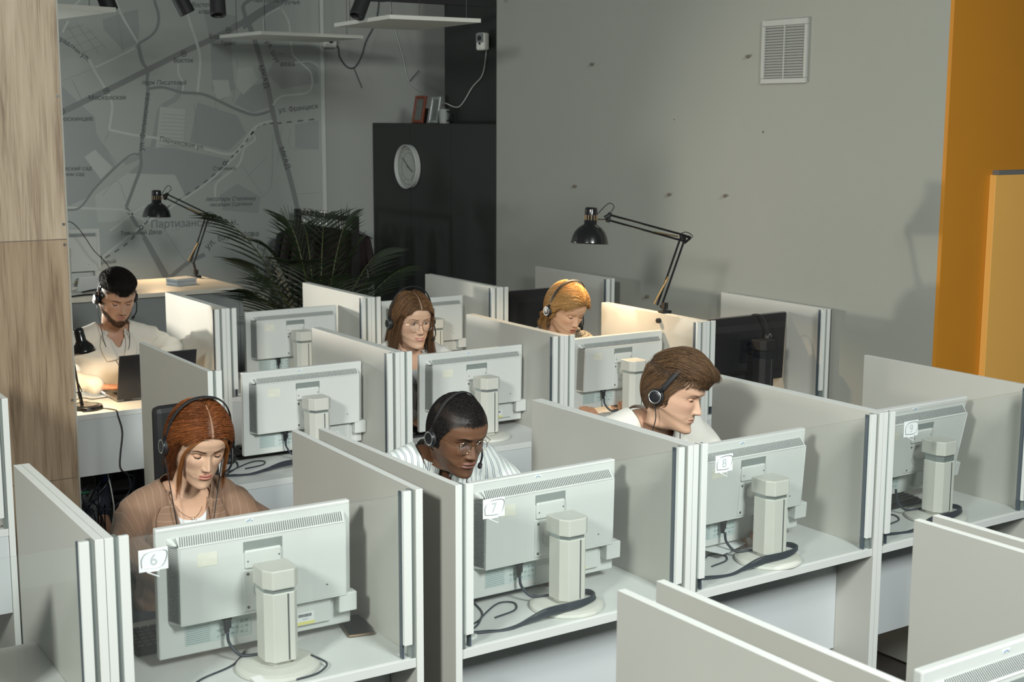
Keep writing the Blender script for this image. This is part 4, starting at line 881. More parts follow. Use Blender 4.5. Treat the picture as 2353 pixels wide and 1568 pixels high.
# frames and mug on the dark cabinet
def pframe(label, y, col, w_, h_, m_=0):
    t = thing('picture_frame', label, 'picture frame', (3.37, y, 2.076), 0, 'picture frames on the charcoal cabinet')
    M_ = Matrix.Rotation(.18, 4, 'Y') @ Matrix.Rotation(-PI/2, 4, 'Z'); fm = mat('frame_'+label.split()[0], col, .35, m_)
    c = MB(); b = .022
    for a in ((-w_/2, -w_/2+b, 0, h_), (w_/2-b, w_/2, 0, h_), (-w_/2+b, w_/2-b, 0, b), (-w_/2+b, w_/2-b, h_-b, h_)): c.box(a[0], a[1], -.008, .008, a[2], a[3])
    obj('frame', c, fm, t, M=M_, bevel=.002); c = MB(); c.box(-w_/2+b, w_/2-b, 0, .005, b, h_-b); obj('picture', c, mat('photo_'+label.split()[0], (.12, .13, .12), .4, noise=.4, nscale=25), t, M=M_)
    c = MB(); c.box(-.02, .02, .06, .064, 0, h_*.6); obj('stand', c, BLKM, t, M=M_)
pframe('red-brown picture frame on the charcoal cabinet, left one', 5.98, (.16, .035, .015), .15, .20)
pframe('silver picture frame on the charcoal cabinet, beside the mug', 5.76, (.5, .52, .52), .13, .19, .8)
t = thing('mug', 'dark mug with pale side beside the picture frames', 'mug', (3.37, 5.60, 2.076)); c = MB(); c.lathe([(0, 0), (.036, 0), (.038, .10), (.034, .10), (.032, .006), (0, .006)], 28); obj('body', c, mat('mug_grey', (.25, .26, .25), .4), t, smooth=False)
c = MB(); c.tube(smooth_pts([(.0, -.036, .085), (.0, -.062, .08), (.0, -.068, .05), (.0, -.06, .022), (.0, -.036, .018)], 6), .006, 8); obj('handle', c, BLK, t, smooth=True)
# ------------------------------------------------------------------ people
def sm(x, a, b):
    t = np.clip((x-a)/(b-a), 0, 1); return t*t*(3-2*t)
def G(x, m, s): return np.exp(-((x-m)/s)**2)
_zt = np.array([.1255, .1235, .118, .108, .095, .080, .055, .035, .018, .012, 0, -.012, -.030, -.044, -.0585, -.068, -.077, -.085, -.096, -.104, -.110, -.114, -.119, -.128, -.142, -.160, -.185, -.21])
_ft = np.array([0, .018, .040, .060, .074, .084, .0925, .0955, .0895, .0870, .0870, .0875, .0885, .0890, .0895, .0885, .0860, .0870, .0900, .0890, .0840, .0755, .060, .038, .024, .020, .016, -.005])
_bt = np.array([0, .020, .046, .066, .082, .093, .102, .104, .102, .101, .098, .094, .084, .076, .069, .064, .062, .061, .061, .061, .061, .061, .061, .061, .062, .064, .064, .050])
_wt = np.array([0, .016, .036, .053, .0645, .0715, .0765, .0760, .0748, .0743, .0735, .0728, .0712, .0695, .0672, .0650, .0628, .0605, .0570, .0545, .0525, .0508, .0495, .049, .049, .052, .058, .050])
_nt = np.array([2, 2, 2, 2.1, 2.2, 2.35, 2.45, 2.4, 2.35, 2.3, 2.25, 2.2, 2.1, 2.0, 2.05, 2.05, 2.0, 1.95, 1.9, 1.9, 1.9, 1.95, 2, 2, 2, 2, 2, 2])
def smooth_interp(z, zt, vt, sig=.0025):
    zz = np.linspace(zt.min()-.0, zt.max(), 700); vv = np.interp(zz, zt[::-1], vt[::-1]); st = zz[1]-zz[0]; k = np.exp(-.5*(np.arange(-12, 13)*st/sig)**2); k /= k.sum()
    vs = np.convolve(np.pad(vv, 12, 'edge'), k, 'valid'); m = (zz > .119); vs[m] = vv[m]; return np.interp(z, zz, vs)
def head_arrays(P):
    nz, na = 190, 176
    t = np.linspace(0, 1, nz); z = .1255-.3355*(t*.93+.07*t**2)
    z[:18] = .1255-(.1255-z[18])*(np.linspace(0, 1, 19)[:18])**1.8
    F = smooth_interp(z, _zt, _ft); B = smooth_interp(z, _zt, _bt); W = smooth_interp(z, _zt, _wt); N = smooth_interp(z, _zt, _nt)
    jw = P.get('jaw', 1.0); W = W*(1+(jw-1)*G(z, -.06, .045)); ck = P.get('chin', 0); F = F+ck*G(z, -.096, .012)
    if P.get('fem'): F = F-.003*G(z, .035, .012); W = W*(1-.03*G(z, -.03, .06))
    nk = P.get('neck', 1.0); W = W*(1+(nk-1)*sm(-z, .10, .13)); B = B*(1+(nk-1)*sm(-z, .08, .12)*.5)
    u = np.linspace(-1, 1, na, endpoint=False); ph = PI*np.sign(u)*(.52*np.abs(u)+.48*np.abs(u)**2.4)
    Zg, Pg = np.meshgrid(z, ph, indexing='ij'); Fg = F[:, None]; Bg = B[:, None]; Wg = W[:, None]; Ng = N[:, None]
    c, s = np.cos(Pg), np.sin(Pg); y0 = -.012-.012*sm(-Zg, .02, .09)
    fr = c > 0; e = np.where(fr, 2/Ng, 1.0)
    X = Wg*np.sign(s)*np.abs(s)**e; Y = np.where(fr, y0+(Fg-y0)*np.abs(c)**e, y0-(Bg+y0)*np.abs(c))
    Y = np.where(fr, Y, y0-(Bg+y0)*np.abs(c))
    ax = np.abs(X); fm = sm(c, .05, .35)
    # nose
    ns = P.get('nose', 1.0); nw = P.get('nosew', 1.0)
    zn = np.array([.024, .014, .006, -.004, -.013, -.021, -.0275, -.0325, -.0365, -.0395, -.042]); hn = np.array([0, .0020, .0055, .0105, .0150, .0195, .0225, .0205, .0125, .0040, 0])*ns
    H = smooth_interp(Zg, zn, hn, .0012); H = np.where((Zg < .024) & (Zg > -.043), H, 0); sw = (.0060+.0032*sm(-Zg, -.005, .028))*nw
    dY = H*np.exp(-(ax/sw)**2.2)
    dY += .0075*ns*np.exp(-((ax-.0115*nw)/(.0050*nw))**2)*np.exp(-((Zg+.0315)/.0058)**2)
    dY -= .0022*np.exp(-((ax-.0190*nw)/.004)**2)*np.exp(-((Zg+.032)/.008)**2)
    # eye sockets, brow, cheeks
    dY -= .0105*np.exp(-((ax-.0305)/.0155)**2)*np.exp(-((Zg-.0095)/.0092)**2)
    dY -= .004*np.exp(-((ax-.0150)/.006)**2)*np.exp(-((Zg-.008)/.010)**2)
    dY += (.0035 if not P.get('fem') else .0010)*np.exp(-((ax-.024)/.018)**2)*np.exp(-((Zg-.031)/.007)**2)
    dY += .0040*np.exp(-((ax-.040)/.016)**2)*np.exp(-((Zg+.016)/.014)**2)
    # mouth
    smi = P.get('smile', 0); op = P.get('open', 0); mw = P.get('mouthw', .0245); zm = -.0590+smi*np.minimum(1.3, (X/.024)**2)
    Wm = np.sqrt(np.clip(1-(X/mw)**2, 0, 1)); fl = P.get('lips', 1.0)
    dY += .0032*fl*G(Zg, zm+.0042, .0040)*Wm; dY += .0042*fl*G(Zg, zm-.0056, .0044)*Wm; dY -= (.0034+.5*op)*G(Zg, zm-.0002, .0014+op*.5)*Wm
    dY -= .0012*G(X, 0, .003)*G(Zg, -.048, .005); dY += .0025*G(X, 0, .013)*G(Zg, -.096, .010)
    dY -= .0018*np.exp(-((ax-.030)/.004)**2)*np.exp(-((Zg-zm)/.006)**2)
    fr_n = np.where(fr, 1, 0)*fm
    Y = Y+dY*fr_n; X = X+np.sign(X)*.0022*np.exp(-((ax-.062)/.02)**2)*np.exp(-((Zg+.010)/.016)**2)*fr_n
    # colour
    base = np.array(P['skin']); col = np.ones(X.shape+(3,))*base
    def mixc(m, cc): 
        nonlocal col
        m = (m*1.0)[..., None]; col = col*(1-m)+np.array(cc)*m
    lift = .034*np.clip(1-(Y+.012)/.095, 0, 1.0)*sm(-Zg, .030, .085)*(1-sm(-Zg, .118, .168))*(Y > -.06)*1.0
    lift = lift*sm(Y, -.062, -.02)
    Zo = Zg; Zf = Zg+lift
    red = np.array(P.get('blush', base*np.array([1.05, .78, .72])))
    mixc(.55*fm*np.exp(-((ax-.042)/.018)**2)*np.exp(-((Zg+.020)/.016)**2), red); mixc(.40*fm*np.exp(-(ax/.012)**2)*np.exp(-((Zg+.028)/.008)**2), red)
    lipc = np.array(P['lip']); up = zm+(.0064*fl)*np.sqrt(Wm)-.0009*G(X, 0, .0025)+.0008*G(ax, .006, .004)
    lo_ = zm-.0088*fl*Wm; lipm = sm(Zg, lo_-.0016, lo_+.0012)*(1-sm(Zg, up-.0012, up+.0010)); lipm = lipm*sm(Wm, .10, .35)*fm; mixc(lipm*.80, lipc)
    mixc(sm(G(Zg, zm-.0004, .0014+op*.7)*Wm, .45, .75)*fm*(fr_n), lipc*.22)
    if P.get('teeth'): mixc(sm(G(Zg, zm-.0002, .0016)*np.clip(1-(X/.015)**2, 0, 1), .35, .6)*fm, (.70, .66, .60))
    mixc(.9*np.exp(-((ax-.0072*nw)/.0028)**4)*np.exp(-((Zg+.0378)/.0018)**2)*fm, base*.12)
    bc = np.array(P['browc']); zb = .0255+.0065*np.clip((ax-.010)/.026, 0, 1)-.0075*np.clip((ax-.036)/.016, 0, 1)**1.4+P.get('browz', 0)
    bt = P.get('browt', .0034)*(1-.55*np.clip((ax-.030)/.022, 0, 1)); mixc(P.get('browa', .85)*sm(np.exp(-((Zg-zb)/bt)**2), .35, .8)*sm(ax, .009, .013)*(1-sm(ax, .046, .054))*fm, bc)
    mixc(.35*np.exp(-((ax-.031)/.016)**2)*np.exp(-((Zg-.006)/.010)**2)*fm, base*np.array([.80, .66, .62]))
    if P.get('stubble'):
        hc = np.array(P['hairc'])
        zl = .070+.012*np.cos(X/.05*1.6)-P.get('hairline', 0); ym = Y
        scal = P['region'](np.stack([X, Y, Zg], -1).reshape(-1, 3)).reshape(X.shape)
        mixc(scal*P['stubble'], hc)
    if P.get('beard') is not None:
        bd = np.array(P['beard']); a = P.get('bearda', .8)
        line = -.040-.032*sm(.066-ax, .0, .036)          # cheek line falls towards the mouth
        m = sm(-Zg, -line-.004, -line+.008)*(1-sm(-Zg, .112, .124))*(1-sm(-Y, .018, .034))
        m = m*(1-.95*sm(Wm, .0, .5)*(Zg > zm-.013)*(Zg < zm+.008))
        side = sm(ax, .060, .066)*sm(-Zg, -.030, -.020)*(1-sm(-Y, -.010, .0)); m = np.maximum(m, side*.9*(Zg < .0))
        mus = G(Zg, -.0470, .0034)*sm(.028-ax, 0, .006)*P.get('must', .8); m = np.maximum(m, mus)
        patch = 1-.7*np.exp(-((ax-.017)/.006)**2)*np.exp(-((Zg+.074)/.006)**2); m *= patch
        mixc(m*a*fm if False else m*a, bd); Y = Y+m*P.get('beardt', .003)*fr_n
    X = X*(1+(P.get('wide', 1.045)-1)*sm(Zg, -.12, -.09))
    return X, Y, Zf, col, na, nz
def lid_mesh(mb, P, sx, ec, R):
    """eyelids as two shells round the eyeball; also the lash line"""
    base = np.array(P['skin'])*np.array([.95, .86, .82]); lash = np.array(P['browc'])*.12
    uo, lo = P.get('lid_up', 14), P.get('lid_lo', -14); R1 = R*1.075
    for part in (0, 1):
        na, ne = 22, 12; vs = []; cs = []
        for j in range(ne+1):
            for i in range(na+1):
                az = math.radians(-84+168*i/na); cc = max(0, math.cos(min(abs(az), math.radians(56))*90/56))**.8; rest = -3
                if part == 0: e0 = rest+(uo-rest)*cc; e = e0+(72-e0)*(j/ne)**1.1
                else: e0 = rest+(lo-rest)*cc; e = e0+(-72-e0)*(j/ne)**1.1
                e = math.radians(e); r = R1*(1.03 if (part == 0 and j < 2) else 1)
                vs.append((ec[0]+r*math.cos(e)*math.sin(az), ec[1]+r*math.cos(e)*math.cos(az), ec[2]+r*math.sin(e)))
                cs.append(tuple(lash if (part == 0 and j == 0) else (base*.9 if j < 2 else base)))
        b = len(mb.v); mb.v += vs; mb.c += cs
        fs = [(b+j*(na+1)+i, b+j*(na+1)+i+1, b+(j+1)*(na+1)+i+1, b+(j+1)*(na+1)+i) for j in range(ne) for i in range(na)]
        mb.f += fs; mb.m += [0]*len(fs)
        if part == 0:                                   # lashes
            row = vs[:na+1]; ctr = Vector(ec); pts = [Vector(p)+(Vector(p)-ctr).normalized()*.0010+Vector((0, 0, -.0004)) for p in row[4:-4]]
            b = len(mb.v); m2 = MB(); m2.tube(pts, [.0005+P.get('lash', .0011)*math.sin(PI*k/(len(pts)-1)) for k in range(len(pts))], 5); mb.v += [tuple(v) for v in m2.v]; mb.c += [tuple(lash)]*len(m2.v); mb.f += [tuple(b+i for i in f_) for f_ in m2.f]; mb.m += [0]*len(m2.f)
def ear_mesh(mb, P, s_):
    col = tuple(np.array(P['skin'])*np.array([1.0, .80, .76])); M = Matrix.Translation((s_*.0725, -.014, -.002)) @ Matrix.Rotation(s_*-.35, 4, 'Z') @ Matrix.Rotation(-.15, 4, 'X')
    b = MB(); pts = [(s_*.010, .010, .014), (s_*.012, .004, .027), (s_*.013, -.010, .031), (s_*.013, -.020, .020), (s_*.011, -.020, .002), (s_*.008, -.011, -.016), (s_*.005, -.002, -.027), (s_*.002, .007, -.024), (s_*.001, .010, -.012)]
    b.tube(smooth_pts(pts, 5), .0038, 8, M=M); b.ell((s_*.003, -.004, 0), (.0055, .017, .026), 18, 10, M=M)
    n0 = len(mb.v); mb.v += b.v; mb.c += [col]*len(b.v); mb.f += [tuple(n0+i for i in f_) for f_ in b.f]; mb.m += [0]*len(b.f)
def remesh(mb, voxel, name='tmp', smooth_it=3):
    me = bpy.data.meshes.new(name); me.from_pydata(mb.v, [], mb.f); o = bpy.data.objects.new(name, me); COL.objects.link(o)
    bm = bmesh.new(); bm.from_mesh(me); bmesh.ops.recalc_face_normals(bm, faces=bm.faces); bm.to_mesh(me); bm.free()
    r = o.modifiers.new('r', 'REMESH'); r.mode = 'VOXEL'; r.voxel_size = voxel
    if smooth_it: s_ = o.modifiers.new('s', 'SMOOTH'); s_.iterations = smooth_it; s_.factor = .5
    dg = bpy.context.evaluated_depsgraph_get(); dg.update(); m2 = bpy.data.meshes.new_from_object(o.evaluated_get(dg)); bpy.data.objects.remove(o)
    n = len(m2.vertices); V = np.zeros(n*3); m2.vertices.foreach_get('co', V); V = V.reshape(-1, 3); Fs = [tuple(p.vertices) for p in m2.polygons]; bpy.data.meshes.remove(m2)
    return V, Fs
def relax_edge(V, F, it=14):
    from collections import Counter
    V = np.array(V, float); c = Counter()
    for f_ in F:
        for i in range(len(f_)): a, b = f_[i], f_[(i+1) % len(f_)]; c[(min(a, b), max(a, b))] += 1
    nb_ = {}
    for (a, b), k in c.items():
        if k == 1: nb_.setdefault(a, []).append(b); nb_.setdefault(b, []).append(a)
    ids = [i for i in nb_ if len(nb_[i]) == 2]
    if not ids: return V
    A = np.array(ids); N1 = np.array([nb_[i][0] for i in ids]); N2 = np.array([nb_[i][1] for i in ids])
    for _ in range(it): V[A] = V[A]*.4+.3*(V[N1]+V[N2])
    return V
def limb(mb, pts, rs, n=16):
    """a tapered limb with round ends"""
    P = [Vector(p) for p in pts]; mb.tube(P, rs, n)
    for p, r in ((P[0], rs[0]), (P[-1], rs[-1])): mb.ell(p, r*.99, 16, 10)
    for p, r in zip(P[1:-1], rs[1:-1]): mb.ell(p, r*.985, 16, 10)
def torso_parts(mb, g, P, low=-.56):
    sw = P.get('sh', .185); th = P.get('bulk', 1.0)
    lv = [(low, .165*th, .115*th, .0), (-.46, .158*th, .112*th, 0), (-.34, .142*th, .103*th, .0), (-.22, .155*th, .108*th, .005), (-.13, .168*th, .108*th, .005), (-.075, .165*th, .092*th, -.002), (-.035, .125*th, .072*th, -.006), (-.008, .082, .060, -.006), (.012, .062, .056, -.004)]
    n = 36; vs = []
    for z, w, d, y in lv:
        for k in range(n):
            a = 2*PI*k/n; ca, sa = math.cos(a), math.sin(a); e = .82
            vs.append(((w+g)*math.copysign(abs(ca)**e, ca), y+(d+g)*math.copysign(abs(sa)**e, sa), z))
    K = len(lv); fs = [(i*n+k, i*n+(k+1) % n, (i+1)*n+(k+1) % n, (i+1)*n+k) for i in range(K-1) for k in range(n)] + [tuple(range(n))[::-1], tuple((K-1)*n+k for k in range(n))]
    mb.add(vs, fs)
    for s_ in (-1, 1): limb(mb, [(s_*.045, -.010, .0), (s_*.115, -.010, -.030), (s_*sw, -.004, -.066)], [.048+g, .052+g, .060+g])
def arm(mb, g, sh, el, wr, P, thick=1.0, cuff=1.0):
    sh, el, wr = Vector(sh), Vector(el), Vector(wr)
    limb(mb, [sh, sh.lerp(el, .35), sh.lerp(el, .8), el], [.058*thick+g, .054*thick+g, .046*thick+g, .043*thick+g])
    limb(mb, [el, el.lerp(wr, .3), el.lerp(wr, .75), wr], [.043*thick+g, .044*thick+g, .034*thick+g, .029*cuff+g])
def hand_mesh(mb, M, s_=1, curl=.5):
    """palm in x-y plane, fingers along +y, thumb on side s_*x"""
    b = MB(); b.ell((0, .040, 0), (.039, .048, .0145), 20, 12); b.ell((0, .008, 0), (.027, .026, .016), 16, 10); b.ell((s_*.022, .030, -.004), (.018, .032, .014), 14, 8)
    for k, (x, L_, r) in enumerate(((-.028, .060, .0078), (-.0095, .076, .0085), (.0095, .080, .0087), (.028, .071, .0084))):
        x *= s_; p = Vector((x, .078-.003*abs(k-2), .002)); a = -.10; pts = [p-Vector((0, .012, 0))]; 
        for j, f_ in enumerate((.45, .30, .25)):
            a -= curl*(.35+.45*j*.6+.04*k); p = p+Vector((x*.06, math.cos(a)*L_*f_, math.sin(a)*L_*f_)); pts.append(p.copy())
        limb(b, pts, [r*1.05, r, r*.93, r*.80], 10)
    limb(b, [(s_*.024, .018, -.004), (s_*.046, .044, -.010), (s_*.055, .068, -.018), (s_*.054, .088, -.024)], [.0125, .0110, .0098, .0080], 10)
    for v in b.v: pass
    n0 = len(mb.v); mb.v += [tuple(M @ Vector(v)) for v in b.v]; mb.f += [tuple(n0+i for i in f_) for f_ in b.f]; mb.m += [0]*len(b.f)
SKIN = mat('skin', (1, 1, 1), .48, noise=.05, nscale=120, vcol=True, sss=.12, bump=.10, bscale=700, spec=.4)
HAIRM = mat('hair', (1, 1, 1), .5, noise=.12, nscale=60, vcol=True, spec=.28)
EYEM = mat('eye', (1, 1, 1), .12, noise=.0, vcol=True, coat=.5)
def ptrans(V, Mh, Mt, nb):
    """head-local points to the world; the neck blends into the torso frame"""
    V = np.asarray(V); A = np.c_[V, np.ones(len(V))]; ph = (A @ np.array(Mh).T)[:, :3]
    B = V-np.array(nb); pt = (np.c_[B, np.ones(len(V))] @ np.array(Mt).T)[:, :3]
    s_ = sm(-V[:, 2], .100, .178)[:, None]; return ph*(1-s_)+pt*s_
def person(label, P):
    Mh = Matrix.Translation(P['head']) @ Matrix.Rotation(PI+P.get('yaw', 0), 4, 'Z') @ Matrix.Rotation(-P.get('pitch', 0), 4, 'X') @ Matrix.Rotation(P.get('roll', 0), 4, 'Y')
    Mh = Mh @ Matrix.Scale(P.get('scale', 1.0), 4)
    nb = (0, -.028, -.176)
    half = Matrix.Rotation(PI+P.get('yaw', 0)*.5, 4, 'Z') @ Matrix.Rotation(-P.get('pitch', 0)*.55, 4, 'X')
    To = Vector(P['head'])+(half @ Vector((0, -.028, -.176))*P.get('scale', 1.0))+Vector(P.get('toff', (0, 0, 0)))
    Mt = Matrix.Translation(To) @ Matrix.Rotation(PI+P.get('tyaw', 0), 4, 'Z') @ Matrix.Rotation(-P.get('lean', .15), 4, 'X') @ Matrix.Rotation(P.get('troll', 0), 4, 'Y') @ Matrix.Scale(P.get('tscale', 1.0), 4)
    root = thing('person', label, 'person', (To.x, To.y, 0)); Mi = Matrix.Translation((-To.x, -To.y, 0)); Mti = Mt.inverted()
    W2T = lambda p: Mti @ Vector(p)
    # ---- body: head and neck, chest, arms, hands, legs in one mesh
    X, Y, Z, col, na, nz = head_arrays(P); V = np.stack([X, Y, Z], -1).reshape(-1, 3); C = col.reshape(-1, 3)
    mb = MB(); mb.v = [tuple(v) for v in V]; mb.c = [tuple(c) for c in C]
    mb.f = [(j*na+i, (j+1)*na+i, (j+1)*na+(i+1) % na, j*na+(i+1) % na) for j in range(nz-1) for i in range(na)]; mb.m = [0]*len(mb.f)
    R = .0117; eyes = []
    for sx in (-1, 1): ec = (sx*.0305, .0672, .0085); eyes.append(ec); lid_mesh(mb, P, sx, ec, R); ear_mesh(mb, P, sx)
    Vw = ptrans(mb.v, Mh, Mt, nb)
    bodym = MB(); torso_parts(bodym, -.008, P)
    hips = [W2T((To.x+s_*.09, To.y+.10+P.get('hipdy', 0), .52)) for s_ in (-1, 1)]
    seat_y = P.get('seaty', To.y+.06)
    arms = P['arms']; shs = []
    for s_, (el, wr) in zip((1, -1), arms):     # s_=1: wearer's right
        sh_ = Vector((s_*P.get('sh', .185), -.004, -.066)); shs.append(sh_); arm(bodym, -.010, sh_, W2T(el), W2T(wr), P)
    for s_ in (-1, 1):
        hip = W2T((To.x+s_*.09, seat_y, .53)); kn = W2T((To.x+s_*.11, seat_y-.36, .55)); an = W2T((To.x+s_*.11, seat_y-.30, .10)); toe = W2T((To.x+s_*.12, seat_y-.45, .05))
        limb(bodym, [hip, kn], [.075, .055]); limb(bodym, [kn, an], [.050, .036]); limb(bodym, [an, toe], [.036, .028])
    limb(bodym, [W2T((To.x, seat_y, .56)), (0, 0, -.50)], [.12, .12])
    Vb, Fb = remesh(bodym, .010); Vb_w = (np.c_[Vb, np.ones(len(Vb))] @ np.array(Mt).T)[:, :3]
    hm = MB()
    for k, (s_, (el, wr)) in enumerate(zip((1, -1), arms)):
        d = (Vector(wr)-Vector(el)).normalized(); q = P.get('handdir', (None, None))[k]; d = Vector(q).normalized() if q else Vector((d.x, d.y, d.z*.3)).normalized()
        up = Vector((0, 0, 1)); up = (up-d*up.dot(d)).normalized(); xr_ = d.cross(up)
        Mhd = Matrix(((xr_.x, d.x, up.x, wr[0]), (xr_.y, d.y, up.y, wr[1]), (xr_.z, d.z, up.z, wr[2]), (0, 0, 0, 1))) @ Matrix.Translation((0, .012, 0))
        hand_mesh(hm, Mhd, -s_ if True else s_, .45)
    Vh, Fh = remesh(hm, .0032, smooth_it=2)
    allv = list(map(tuple, Vw)); cols = list(mb.c); fs = list(mb.f); b = len(allv); allv += list(map(tuple, Vb_w)); sk = tuple(np.array(P['skin'])*np.array([1, .95, .93])); cols += [sk]*len(Vb); fs += [tuple(b+i for i in f_) for f_ in Fb]
    b = len(allv); allv += list(map(tuple, Vh)); cols += [tuple(np.array(P['skin'])*np.array([1.0, .84, .78]))]*len(Vh); fs += [tuple(b+i for i in f_) for f_ in Fh]
    m = MB(); m.v = allv; m.f = fs; m.m = [0]*len(fs); m.c = cols; obj('body', m, SKIN, root, smooth=True, M=Mi, fixn=False)
    # ---- eyes
    gz = Vector(P.get('gaze', (0, 1, -.3))).normalized()
    for ec in eyes:
        e = MB(); nu, nv = 40, 30; q = gz.to_track_quat('Z', 'Y').to_matrix()
        for j in range(nv+1):
            a = PI*j/nv
            for k in range(nu):
                d = q @ Vector((math.sin(a)*math.cos(2*PI*k/nu), math.sin(a)*math.sin(2*PI*k/nu), math.cos(a))); e.v.append(tuple(Vector(ec)+d*R))
                e.c.append((.006, .006, .006) if a < .20 else (tuple(P.get('iris', (.10, .08, .06))) if a < .48 else (.58, .55, .52)))
        e.f = [(j*nu+k, (j+1)*nu+k, (j+1)*nu+(k+1) % nu, j*nu+(k+1) % nu) for j in range(nv) for k in range(nu)]; e.m = [0]*len(e.f)
        e.v = list(map(tuple, ptrans(e.v, Mh, Mt, nb))); obj('eye', e, EYEM, root, smooth=True, M=Mi, fixn=False)
    # ---- clothes
    out = {'root': root, 'Mh': Mh, 'Mt': Mt, 'Mi': Mi, 'shs': shs, 'W2T': W2T}
    cl = MB(); gi = P.get('loose', .0); torso_parts(cl, gi, P)
    for s_, (el, wr), sh_ in zip((1, -1), arms, shs):
        e_, w_ = W2T(el), W2T(wr)
        if P.get('short'): m_ = Vector(sh_).lerp(e_, .62); limb(cl, [sh_, m_], [.066+gi, .066+gi])
        else: arm(cl, gi, sh_, e_, Vector(e_).lerp(w_, P.get('cufft', .93)), P, P.get('armt', 1.0), 1.25)
    Vc, Fc = remesh(cl, .0085, smooth_it=4)
    # cloth folds
    fa = P.get('fold', .0035); x, y, z = Vc.T
    nrm = np.stack([x, y*1.6, z*0], -1); nrm /= np.linalg.norm(nrm, axis=1)[:, None]+1e-6
    w_ = np.sin(x*38+z*55+3*np.sin(z*21+1.3))*np.sin(z*33-x*27+2*np.sin(x*17))+.6*np.sin(z*70+x*20+2*np.sin(x*30))
    am = sm(np.abs(x), .08, .2)*.9+.35
    Vc = Vc+nrm*(fa*w_*am)[:, None]
    neck_r = P.get('neckr', .070); keep = []
    cutz = P.get('necktop', -.004)
    V3 = Vc
    vdepth = P.get('vdepth', 0.0); vw = P.get('vw', .055)
    bad = (V3[:, 2] > cutz) & (np.hypot(V3[:, 0], V3[:, 1]) < neck_r)
    if vdepth: bad |= (V3[:, 1] > 0) & (V3[:, 2] > -vdepth) & (np.abs(V3[:, 0]) < vw*((V3[:, 2]+vdepth)/vdepth)**.9+.001)
    Fk = [f_ for f_ in Fc if not any(bad[i] for i in f_)]
    m = MB(); m.v = list(map(tuple, relax_edge(V3, Fk))); m.f = Fk; m.m = [0]*len(Fk)
    out['cloth'] = obj(P.get('clothname', 'shirt'), m, P['cloth'], root, smooth=True, M=Mi @ Mt, fixn=False)
    out['clothV'] = (V3, Fk)
    tr = MB()
    for s_ in (-1, 1):
        hip = W2T((To.x+s_*.09, seat_y, .53)); kn = W2T((To.x+s_*.11, seat_y-.36, .55)); an = W2T((To.x+s_*.11, seat_y-.30, .12))
        limb(tr, [hip, kn], [.085, .063]); limb(tr, [kn, an], [.058, .048])
    limb(tr, [W2T((To.x, seat_y, .56)), (0, 0, -.52)], [.145, .135])
    Vt, Ft = remesh(tr, .014); m = MB(); m.v = list(map(tuple, Vt)); m.f = Ft; m.m = [0]*len(Ft); obj('trousers', m, mat('trousers_dark', (.03, .035, .05), .8, noise=.1), root, smooth=True, M=Mi @ Mt, fixn=False)
    out['P'] = P; return out

